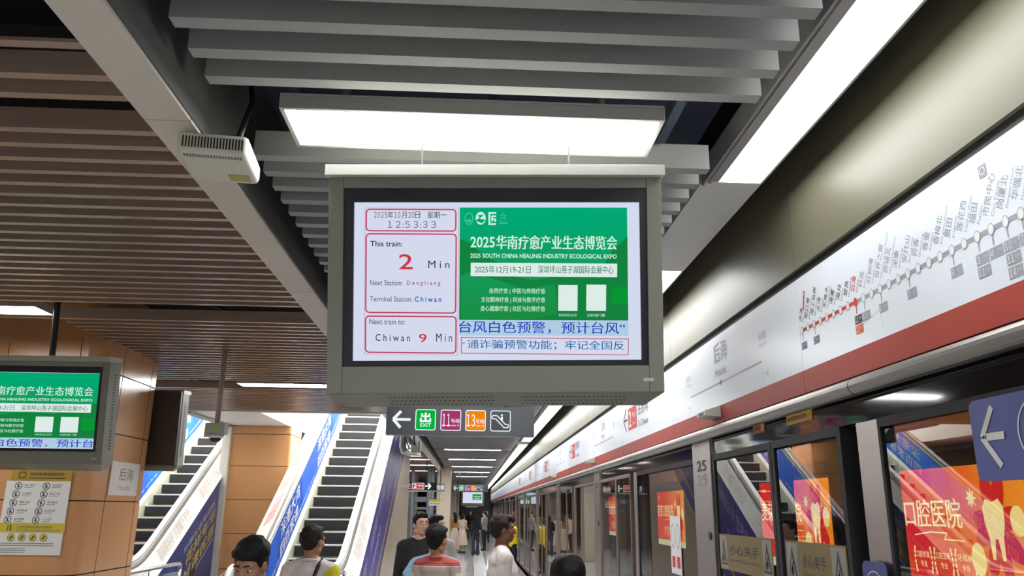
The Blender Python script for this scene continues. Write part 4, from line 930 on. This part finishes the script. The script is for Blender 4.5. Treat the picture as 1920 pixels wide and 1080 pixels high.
    for y0 in (0.2, 2.4, 5.2, 8.0):
        A.text('w', '深港大湾', y0+0.2, 0.56, y0+1.5, 0.80, 0.014); A.text('w', '四百家课', y0+0.15, 0.28, y0+1.35, 0.50, 0.014); A.rect('b', y0+1.65, 0.2, y0+2.2, 0.84, 0.001)
        A.text('w', 'Academy of Arts', y0+1.4, 0.28, y0+2.6, 0.34, 0.01)
    for y0 in (0.5, 2.6, 4.4, 6.3, 8.4):
        D.text('r', '请握扶手', y0, 0.74, y0+0.85, 0.90, 0.01); D.text('r', '注意安全', y0+1.0, 0.72, y0+1.5, 0.86, 0.0)
    for y0 in (0.3, 1.9, 3.6): E_.text('r', '请站稳扶好 注意脚下安全', y0, 0.60, y0+1.2, 0.78, 0.0)
    if not nearside:
        B.text('w', '梦想从这里启航', 2.75, 0.18, 4.2, 0.30, 0.01); B.text('y', '花样年华', 2.9, -0.12, 4.3, 0.12, 0.02); B.text('y', '好课优惠', 2.85, -0.42, 4.3, -0.18, 0.02)
        B.rect('w', 2.8, -0.52, 4.3, -0.49); B.rect('w', 0.75, 0.28, 1.5, 0.31); B.text('w', '名师上门', 0.8, -0.05, 1.5, 0.18, 0.01)
        sk = [(2.35, -0.55), (2.45, -0.3), (2.6, -0.28), (2.72, -0.42), (2.68, -0.62), (2.85, -0.8), (2.8, -1.3), (2.25, -1.2), (2.2, -0.8)]
        B.poly('s', sk); B.poly('h', [(x, y+0.16) for x, y in sk[:5]], 0.002); sk2 = [(x+0.75, y-0.2) for x, y in sk]
        B.poly('s', sk2); B.poly('h', [(x, y+0.16) for x, y in sk2[:5]], 0.002); B.poly('p', [(2.95, -1.0), (3.4, -0.95), (3.5, -1.45), (2.95, -1.5)], 0.003)
    else:
        for y0 in (0.7, 3.0, 5.3, 7.6): B.text('w', '全民学艺 千元课程', y0, 0.02, y0+1.9, 0.32, 0.01); B.text('w', '火热报名中', y0+0.1, -0.52, y0+1.5, -0.28, 0.01)
        B.rect('y', 1.5, -1.15, 9.9, -1.07)
    A.build({'w': ('white_panel_lettering', M_paper), 'b': ('bright_panel_field', M_blue)}, t)
    D.build({'r': ('red_deck_lettering', mat('pink_ink', (226, 150, 138), 0.5))}, t)
    E_.build({'r': ('faint_deck_lettering', mat('faint_warm_ink', (206, 190, 178), 0.5))}, t)
    B.build({'w': ('white_side_lettering', mat('lilac_print', (196, 196, 214), 0.5)), 'y': ('yellow_side_lettering', M_yellow), 's': ('printed_figures', mat('print_skin', (206, 170, 160), 0.5)),
             'h': ('printed_hair', mat('print_dark', (40, 34, 44), 0.5)), 'p': ('printed_pink_dress', mat('print_pink', (206, 110, 140), 0.5))}, t)
M_adb = mat('blue_advert_panel', (36, 84, 188), 0.3, 0, 0.2, 0.8)
escalator(-3.2, 'right escalator rising beside the stone wall with purple side panel', M_adb, M_purple, True)
escalator(-6.4, 'left escalator rising behind the pillar with navy side panel', mat('sky_blue_advert_panel', (30, 110, 214), 0.3, 0, 0.2, 0.8), M_navy, False)
def barrier(x, y0, y1, z, label):
    t = thing('barrier_rail', label, 'railing', (x, y0, 0)); L = y1-y0
    MB().tube([(0, 0, z-0.06), (0, 0.03, z-0.01), (0, 0.08, z), (0, L-0.08, z), (0, L-0.03, z-0.01), (0, L, z-0.06)], 0.024, 12).build('top_rail', M_chrome, t, smooth=True)
    for y in (0.0, L/2, L): MB().tube([(0, y, 0), (0, y, z-0.02)], 0.02, 12).build('post', M_chrome, t, smooth=True)
    MB().box(-0.006, 0.006, 0.06, L-0.06, 0.15, z-0.1).build('glass_infill', M_glass, t)
barrier(-1.72, 9.8, 11.65, 0.95, 'steel barrier rail at the foot of the right escalator')
barrier(-3.9, 9.35, 11.5, 1.05, 'steel barrier rail beside the left escalator')
# tactile strip along the platform
struct(MB().box(0.15, 0.55, YB, YF, 0.0, 0.004).build('trim_tactile_strip', brick_mat('pale_tactile_tile', (196, 194, 186), (140, 140, 138), 0.05, 0.05, 0.012, 0.4)))
# ------------------------------------------------------------------ people
M_skin = {'light': mat('skin_light', (206, 164, 140), 0.5, 0, 0.05, 30), 'tan': mat('skin_tan', (164, 118, 94), 0.5, 0, 0.06, 30), 'dark': mat('skin_dark', (120, 82, 66), 0.5, 0, 0.06, 30)}
M_lip = mat('lip_skin', (166, 96, 88), 0.45, 0, 0.05)
M_hair = mat('black_hair', (20, 17, 16), 0.6, 0, 0.5, 60, (1, 1, 0.15), 0.5, 0.25)
M_hairb = mat('dark_brown_hair', (38, 27, 23), 0.6, 0, 0.5, 60, (1, 1, 0.15), 0.5, 0.25)
M_eye = mat('eye_white', (226, 222, 216), 0.2, 0, 0.02)
M_iris = mat('dark_iris', (26, 18, 14), 0.15, 0, 0.1)
def cloth(name, rgb): return mat(name, rgb, 0.85, 0, 0.12, 9, (1, 1, 1), 0.5)
def fuse(mb, voxel, smooth=6, rough_=0.0):
    """weld overlapping closed shapes into one continuous surface"""
    me = bpy.data.meshes.new('fused'); me.from_pydata([tuple(v) for v in mb.v], [], mb.f)
    bm = bmesh.new(); bm.from_mesh(me); bmesh.ops.recalc_face_normals(bm, faces=bm.faces); bm.to_mesh(me); bm.free()
    o = bpy.data.objects.new('fused', me); COL.objects.link(o)
    r = o.modifiers.new('r', 'REMESH'); r.mode = 'VOXEL'; r.voxel_size = voxel; r.use_smooth_shade = True
    if rough_:
        tx = bpy.data.textures.get('tuft') or bpy.data.textures.new('tuft', 'CLOUDS'); tx.noise_scale = 0.035
        d = o.modifiers.new('d', 'DISPLACE'); d.texture = tx; d.strength = rough_; d.mid_level = 0.5
    s = o.modifiers.new('s', 'SMOOTH'); s.factor = 0.5; s.iterations = smooth
    dg = bpy.context.evaluated_depsgraph_get()
    out = bpy.data.meshes.new_from_object(o.evaluated_get(dg))
    bpy.data.objects.remove(o); bpy.data.meshes.remove(me)
    out.polygons.foreach_set('use_smooth', [True]*len(out.polygons))
    return out
def hand(mb, w, d, n, k):
    """palm, four unequal curled fingers and a thumb; d points down the hand, n out of the back, k scales"""
    d, n = Vector(d).normalized(), Vector(n).normalized(); s = d.cross(n).normalized(); n = s.cross(d)
    w = Vector(w)
    mt = Matrix((s, n, d)).transposed()
    mb.ball(w+d*0.05*k, (0.040*k, 0.015*k, 0.052*k), 12, 8, mt)
    for i, (o, ln) in enumerate(((-0.030, 0.058), (-0.010, 0.072), (0.011, 0.078), (0.031, 0.068))):
        b = w+d*0.088*k+s*o*k; q = b+(d*0.85-n*0.35)*ln*0.5*k; e = q+(d*0.5-n*0.8)*ln*0.5*k
        mb.cone(b, 0.0092*k, q, 0.0085*k, 8); mb.cone(q, 0.0085*k, e, 0.007*k, 8)
    b = w+d*0.03*k+s*0.034*k; q = b+(d*0.6+s*0.6-n*0.3)*0.036*k; e = q+(d*0.85-n*0.35)*0.032*k
    mb.cone(b, 0.012*k, q, 0.010*k, 8); mb.cone(q, 0.010*k, e, 0.008*k, 8)
def person(label, x, y, H, heading, skin='light', top=None, bottom=None, hair='short', head=(0, 0), arms=('hang', 'hang'), sleeve=0.55, voxel=0.009,
           lean=0.0, face=True, top_fn=None, top_mats=None, skirt=None, shoes=None, hair_mat=None, collar=None, girth=1.0, stance=0.0, flare=False, group=None, hs=1.0):
    t = thing('person', label, 'person', (x, y, 0), (0, 0, R(heading)), group)   # heading 0 looks along +y
    k = H/1.765
    S = lambda p: Vector((p[0]*k, p[1]*k, p[2]*k))
    def lz(p):                                    # lean the trunk forward about the hips
        p = Vector(p)
        if lean and p.z > 0.93:
            q = Matrix.Rotation(-R(lean), 3, 'X') @ (p-Vector((0, 0, 0.93))); p = q+Vector((0, 0, 0.93))
        return p
    piv = Vector((0, -0.01, 1.50))
    hm = Matrix.Rotation(R(head[0]), 3, 'Z') @ Matrix.Rotation(-R(head[1]), 3, 'X')
    def hp(p): return S(lz(hm @ ((Vector(p)-piv)*hs)+piv))
    hr = hm if not lean else Matrix.Rotation(-R(lean), 3, 'X') @ hm
    def ball(m, c, r, hd=False, g=0.0):
        c2 = hp(c) if hd else S(lz(c)); r2 = [(a+g)*k*(hs if hd else 1) for a in r]
        m.ball(c2, r2, 18, 12, hr if hd else (Matrix.Rotation(-R(lean), 3, 'X') if lean and c[2] > 0.93 else None))
    gx = girth
    torso = [((0, -0.005, 0.95), (0.163*gx, 0.115*gx, 0.13)), ((0, 0.0, 1.08), (0.145*gx, 0.105*gx, 0.16)), ((0, 0.0, 1.25), (0.165*gx, 0.112*gx, 0.17)), ((0, -0.012, 1.36), (0.150*gx, 0.09*gx, 0.10))]
    armp = []
    for sd, a in zip((1, -1), arms):
        sh = Vector((0.178*sd*gx, -0.005, 1.405))
        if a == 'hang': el, wr, hd_, hn_ = (0.222*gx*sd, -0.03, 1.13), (0.225*gx*sd, 0.04, 0.885), (0.02*sd, 0.25, -1), (sd, 0, 0)
        elif a == 'phone': el, wr, hd_, hn_ = (0.225*gx*sd, 0.02, 1.14), (0.10*sd, 0.24, 1.19), (-0.5*sd, 0.6, 0.4), (sd*0.6, 0.3, -0.7)
        elif a == 'fold': el, wr, hd_, hn_ = (0.235*gx*sd, 0.04, 1.15), (0.05*sd, 0.2, 1.10), (-1*sd, 0.1, 0), (0, 1, 0)
        elif a == 'hip': el, wr, hd_, hn_ = (0.31*gx*sd, -0.06, 1.17), (0.2*gx*sd, 0.06, 1.02), (-0.6*sd, 0.3, -0.6), (sd, 0.4, 0)
        elif a == 'hold': el, wr, hd_, hn_ = (0.225*gx*sd, 0.0, 1.13), (0.17*gx*sd, 0.24, 1.06), (-0.3*sd, 0.9, 0.1), (sd, 0, 0.2)
        armp.append((sd, sh, Vector(el), Vector(wr), hd_, hn_))
    legs = []
    for sd in (1, -1):
        f = stance*sd
        legs.append((sd, Vector((0.088*sd, 0, 0.90)), Vector((0.098*sd, 0.02+f*0.5, 0.49)), Vector((0.10*sd, -0.025+f, 0.085))))
    # body: one continuous surface
    b = MB()
    for c, r in torso: ball(b, c, r)
    b.cone(S(lz((-0.165*gx, -0.005, 1.41))), 0.055*k, S(lz((0.165*gx, -0.005, 1.41))), 0.055*k)
    for sd in (1, -1): b.cone(S(lz((0.03*sd, -0.015, 1.475))), 0.05*k, S(lz((0.15*sd*gx, -0.01, 1.415))), 0.05*k)
    b.cone(S(lz((0, -0.015, 1.42))), 0.062*k, hp((0, -0.008, 1.57)), 0.056*k)
    ball(b, (0, -0.012, 1.655), (0.075, 0.094, 0.098), True); ball(b, (0, 0.030, 1.612), (0.063, 0.062, 0.088), True); ball(b, (0, 0.056, 1.548), (0.036, 0.032, 0.026), True)
    for sd in (1, -1):
        ball(b, (0.036*sd, 0.055, 1.610), (0.030, 0.026, 0.026), True); ball(b, (0.077*sd, -0.008, 1.618), (0.010, 0.021, 0.032), True)
        ball(b, (0.05*sd, 0.0, 1.562), (0.02, 0.045, 0.03), True)
    b.cone(hp((-0.045, 0.074, 1.656)), 0.013*k, hp((0.045, 0.074, 1.656)), 0.013*k, 8)
    b.cone(hp((0, 0.086, 1.648)), 0.009*k, hp((0, 0.106, 1.602)), 0.013*k, 8)
    for sd in (1, -1): ball(b, (0.012*sd, 0.092, 1.598), (0.010, 0.011, 0.008), True)
    ball(b, (0, 0.086, 1.572), (0.025, 0.011, 0.0075), True); ball(b, (0, 0.083, 1.560), (0.021, 0.011, 0.0075), True)
    for sd, sh, el, wr, hd_, hn_ in armp:
        s_, e_, w_ = S(lz(sh)), S(lz(el)), S(lz(wr))
        b.cone(s_, 0.050*k, e_, 0.040*k); b.cone(e_, 0.041*k, w_, 0.027*k); hand(b, w_, hd_, hn_, k)
    for sd, a, kn, an in legs:
        b.cone(S(a), 0.082*k, S(kn), 0.055*k); b.cone(S(kn), 0.055*k, S(an), 0.036*k)
        b.cone(S((an.x, an.y-0.02, 0.045)), 0.036*k, S((an.x*1.15, an.y+0.15, 0.030)), 0.028*k)
    me = fuse(b, voxel, 5); me.materials.append(M_skin[skin]); me.materials.append(M_lip); me.name = 'body'
    o = bpy.data.objects.new('body', me); COL.objects.link(o); o.parent = t
    if face:
        e = MB()
        for sd in (1, -1): ball(e, (0.031*sd, 0.0735, 1.634), (0.0130, 0.0115, 0.0062), True)
        e.cur = 1
        for sd in (1, -1): ball(e, (0.031*sd, 0.0825, 1.634), (0.0060, 0.0036, 0.0058), True)
        e.build('eyes', [M_eye, M_iris], t, smooth=True)
        e = MB()
        for sd in (1, -1):
            e.cone(hp((0.014*sd, 0.0885, 1.661)), 0.0040*k, hp((0.034*sd, 0.085, 1.664)), 0.0042*k, 6); e.cone(hp((0.034*sd, 0.085, 1.664)), 0.0042*k, hp((0.052*sd, 0.072, 1.655)), 0.003*k, 6)
        e.build('eyebrows', M_hair, t, smooth=True)
        e = MB(); ball(e, (0, 0.092, 1.573), (0.022, 0.007, 0.0045), True); ball(e, (0, 0.089, 1.5625), (0.019, 0.007, 0.0045), True); e.build('lips', M_lip, t, smooth=True)
    # hair
    h = MB()
    if hair != 'bald':
        ball(h, (0, -0.026, 1.676), (0.083, 0.099, 0.087), True); ball(h, (0, -0.055, 1.635), (0.074, 0.066, 0.082), True)
        for sd in (1, -1): ball(h, (0.063*sd, -0.012, 1.660), (0.020, 0.050, 0.055), True)
        ball(h, (0, 0.040, 1.722), (0.062, 0.046, 0.032), True)
        if hair == 'full':
            ball(h, (0, 0.052, 1.716), (0.070, 0.046, 0.036), True); ball(h, (0, -0.03, 1.69), (0.092, 0.102, 0.085), True)
        if hair in ('long', 'bob'):
            ball(h, (0, -0.075, 1.60), (0.085, 0.055, 0.13), True)
            for sd in (1, -1): ball(h, (0.068*sd, -0.02, 1.60), (0.026, 0.05, 0.10), True)
        if hair == 'long':
            ball(h, (0, -0.115, 1.44), (0.095, 0.045, 0.20))
        me = fuse(h, min(voxel, 0.009), 3, 0.016); me.materials.append(hair_mat or M_hair); me.name = 'hair'
        o = bpy.data.objects.new('hair', me); COL.objects.link(o); o.parent = t
    # top
    c = MB(); g = 0.016
    for cc, r in torso: ball(c, cc, r, False, g)
    c.cone(S(lz((-0.168*gx, -0.005, 1.41))), 0.068*k, S(lz((0.168*gx, -0.005, 1.41))), 0.068*k)
    for sd in (1, -1): c.cone(S(lz((0.035*sd, -0.015, 1.462))), 0.056*k, S(lz((0.15*sd*gx, -0.01, 1.418))), 0.062*k)
    c.cone(S(lz((0, -0.012, 1.40))), 0.085*k, S(lz((0, -0.012, 1.478))), 0.070*k, 18, True, True)
    for sd, sh, el, wr, hd_, hn_ in armp:
        s_, e_, w_ = S(lz(sh)), S(lz(el)), S(lz(wr))
        if sleeve <= 1: c.cone(s_, 0.068*k, s_+(e_-s_)*sleeve, 0.064*k, 14, False, True)
        else: c.cone(s_, 0.066*k, e_, 0.056*k); c.cone(e_, 0.056*k, e_+(w_-e_)*(sleeve-1), 0.044*k, 14, False, True)
    me = fuse(c, max(voxel, 0.010), 5, 0.010); me.name = 'top'
    mats = top_mats or [top]
    for m_ in mats: me.materials.append(m_)
    if top_fn:
        for p in me.polygons: p.material_index = top_fn(p.center/k)
    o = bpy.data.objects.new('shirt' if not skirt or skirt[0] != 'dress' else 'dress_top', me); COL.objects.link(o); o.parent = t
    if collar:
        cl = MB(); n = 18
        ring = [S(lz((0.078*math.cos(2*PI*i/n), -0.014+0.075*math.sin(2*PI*i/n), 1.482-0.012*math.sin(2*PI*i/n)))) for i in range(n+1)]
        cl.tube(ring, 0.011*k, 8, False); cl.build('collar', collar, t, smooth=True)
    # legs
    if skirt:
        q = MB(); q.cone(S((0, 0, 1.06)), 0.15*k, S((0, 0, 0.90)), 0.185*k, 20, True, True); q.cone(S((0, 0, 0.90)), 0.185*k, S((0, 0.02, skirt[1])), skirt[2]*k, 20, True, True)
        me = fuse(q, 0.012, 4, 0.02); me.materials.append(bottom); o = bpy.data.objects.new('skirt', me); COL.objects.link(o); o.parent = t
    else:
        q = MB(); ball(q, (0, -0.005, 0.95), (0.172*gx, 0.124*gx, 0.12))
        for sd, a, kn, an in legs:
            q.cone(S(a), 0.098*k, S(kn), 0.070*k); q.cone(S(kn), 0.070*k, S((an.x, an.y, 0.06 if flare else 0.09)), (0.10 if flare else 0.060)*k, 14, False, True)
        me = fuse(q, max(voxel, 0.010), 4, 0.012); me.materials.append(bottom); o = bpy.data.objects.new('trousers', me); COL.objects.link(o); o.parent = t
    for sd, a, kn, an in legs:
        s_ = MB(); s_.cone(S((an.x, an.y-0.03, 0.045)), 0.046*k, S((an.x*1.15, an.y+0.16, 0.040)), 0.040*k, 12)
        s_.v = [Vector((v[0], v[1], max(0.0, v[2]))) for v in s_.v]; s_.build('shoe', shoes or M_black, t, smooth=True)
    return t, S, hp, lz
def glasses(t, hp, k=1.0):
    g = MB()
    for sd in (1, -1):
        n = 16
        g.tube([hp((0.032*sd+0.023*math.cos(2*PI*i/n), 0.103, 1.630+0.018*math.sin(2*PI*i/n))) for i in range(n+1)], 0.0016, 6, False)
        g.tube([hp((0.055*sd, 0.103, 1.634)), hp((0.078*sd, 0.06, 1.634)), hp((0.083*sd, -0.01, 1.630))], 0.0016, 6)
    g.tube([hp((-0.009, 0.103, 1.632)), hp((0, 0.106, 1.635)), hp((0.009, 0.103, 1.632))], 0.0016, 6)
    g.build('glasses', mat('thin_metal_frame', (60, 56, 54), 0.3, 0.6), t, smooth=True)
C_white, C_black = cloth('white_cotton', (218, 208, 204)), cloth('black_fabric', (30, 30, 33))
C_dark = cloth('dark_trousers', (44, 46, 54))
# near people
person('person with black hair looking down towards the viewer, front left at the bottom edge', -1.075, 4.25, 1.66, 158, 'tan', cloth('grey_shirt', (120, 118, 120)), C_dark, 'full', (8, 22), ('phone', 'hang'), 0.55, 0.007)
y_side = cloth('yellow_panel', (212, 200, 40))
t, S, hp, lz = person('person in white and yellow polo shirt with dark bag strap facing the escalator', -1.20, 6.4, 1.68, -14, 'tan', None, C_dark, 'short', (-14, 4), ('hang', 'hang'), 0.6, 0.008,
       top_fn=lambda p: 1 if (p.x > 0.03 and p.z < 1.27+0.85*p.x) else 0, top_mats=[C_white, y_side], collar=C_white, hair_mat=M_hairb)
b = MB(); pts = [S(lz(p)) for p in ((0.085, 0.06, 1.475), (0.10, -0.02, 1.492), (0.098, -0.085, 1.44), (0.075, -0.125, 1.33), (0.03, -0.135, 1.2), (-0.04, -0.135, 1.08), (-0.12, -0.12, 0.98), (-0.2, -0.06, 0.9))]
b.tube(pts, 0.014, 8); b.build('bag_strap', M_black, t, smooth=True)
t, S, hp, lz = person('person in black jacket with glasses looking to the right by the stone wall', -0.525, 8.75, 1.775, 172, 'light', C_black, C_dark, 'short', (34, 0), ('hang', 'hang'), 1.9, 0.008, collar=None)
glasses(t, hp)
person('person half hidden behind the one in black jacket', -0.40, 9.75, 1.74, 190, 'light', cloth('pale_top', (190, 186, 182)), C_dark, 'short', (60, 0), ('hang', 'hang'), 0.6, 0.010, hair_mat=M_hairb)
person('person in light blue shirt mostly hidden behind the striped polo shirt', -0.345, 8.3, 1.60, -8, 'light', cloth('light_blue_shirt', (136, 178, 202)), C_dark, 'short', (0, 0), ('hang', 'hip'), 0.6, 0.009, girth=1.15)
p_red, p_line, p_grey, p_cream = cloth('coral_red_knit', (176, 84, 74)), cloth('maroon_line_knit', (120, 54, 50)), cloth('greige_knit', (164, 148, 140)), cloth('cream_knit', (214, 202, 190))
def polo(p): return 1 if abs(p.x) > 0.215 and p.z < 1.35 else 0
p_band = bands('striped_knit', [(0.0, (164, 148, 140)), (1.292, (206, 190, 180)), (1.298, (120, 54, 50)), (1.306, (182, 88, 78)), (1.314, (120, 54, 50)), (1.322, (182, 88, 78))])
person('person with thick black hair in red and grey striped polo shirt seen from behind', -0.295, 7.6, 1.63, -12, 'tan', None, C_dark, 'full', (-20, -2), ('hang', 'hang'), 0.62, 0.008, top_fn=polo, top_mats=[p_band, p_cream], girth=0.98, hs=1.13, collar=p_red)
person('person in white T-shirt seen in profile facing the platform doors', 0.285, 7.07, 1.77, -86, 'dark', C_white, C_dark, 'short', (4, 0), ('hang', 'hang'), 0.56, 0.007, girth=1.08, hair_mat=M_hairb)
person('person of whom only black hair shows at the bottom edge before the doors', 0.45, 3.85, 1.60, 10, 'light', cloth('plum_top', (92, 70, 84)), C_dark, 'full', (0, 0), ('hang', 'hang'), 0.5, 0.010, face=False)
# people farther down the platform
person('person with long hair in black top and flared black trousers, back turned', 0.234, 33.3, 1.58, 2, 'light', C_black, cloth('dark_denim', (52, 54, 66)), 'long', (0, 0), ('phone', 'phone'), 1.8, 0.014, face=False, flare=True, stance=0.03)
person('person in ochre brown top and long cream skirt in the distance', -0.70, 36.4, 1.66, 30, 'light', cloth('ochre_knit', (166, 116, 62)), cloth('cream_skirt_cloth', (214, 200, 180)), 'long', (40, 0), ('fold', 'hang'), 1.6, 0.014, face=False, skirt=('skirt', 0.12, 0.27))
person('person in sleeveless beige dress standing beside the ochre top', -0.33, 35.2, 1.61, -30, 'light', cloth('beige_dress_cloth', (214, 194, 172)), cloth('beige_dress_skirt', (214, 194, 172)), 'bob', (-20, 0), ('hold', 'phone'), 0.25, 0.014, face=False, skirt=('dress', 0.36, 0.27), shoes=M_rubber)
t, S, hp, lz = person('person in grey shirt and black trousers with white bag, in the distance', 0.66, 37.5, 1.72, 60, 'light', cloth('grey_loose_shirt', (150, 146, 144)), C_black, 'short', (20, 5), ('phone', 'hold'), 1.5, 0.014, stance=0.05)
b = MB(); b.box(-0.3, -0.2, 0.05, 0.38, 0.82, 1.12); b.tube([(-0.22, 0.1, 1.1), (-0.2, 0.05, 1.4), (-0.1, -0.08, 1.48)], 0.014, 8); b.build('tote_bag', C_white, t, bevel=0.02)
person('person in white shirt with dark bag near the far pillar', -1.02, 36.9, 1.62, -10, 'light', C_white, C_black, 'short', (0, 0), ('hang', 'hang'), 0.6, 0.014, face=False)
person('person in bright yellow jacket standing close to the far doors', 1.28, 24.5, 1.56, -60, 'light', cloth('bright_yellow_jacket', (236, 204, 24)), C_black, 'short', (0, 0), ('hang', 'hold'), 1.8, 0.014, face=False)
person('person in dark clothes far away at the end of the platform, left of two', 0.0, 52, 1.72, 170, 'light', C_black, C_dark, 'short', (0, 0), ('hang', 'hang'), 1.8, 0.018, face=False)
person('person in dark clothes far away close to the doors, right of two', 0.95, 47, 1.76, 190, 'light', cloth('charcoal_jacket', (52, 52, 58)), C_dark, 'short', (0, 0), ('hang', 'hang'), 1.8, 0.018, face=False)
person('person in pale top far away by the farther pillar', -0.55, 47, 1.66, 20, 'light', cloth('pale_grey_top', (176, 172, 168)), C_black, 'bob', (0, 0), ('hang', 'hang'), 0.6, 0.018, face=False)
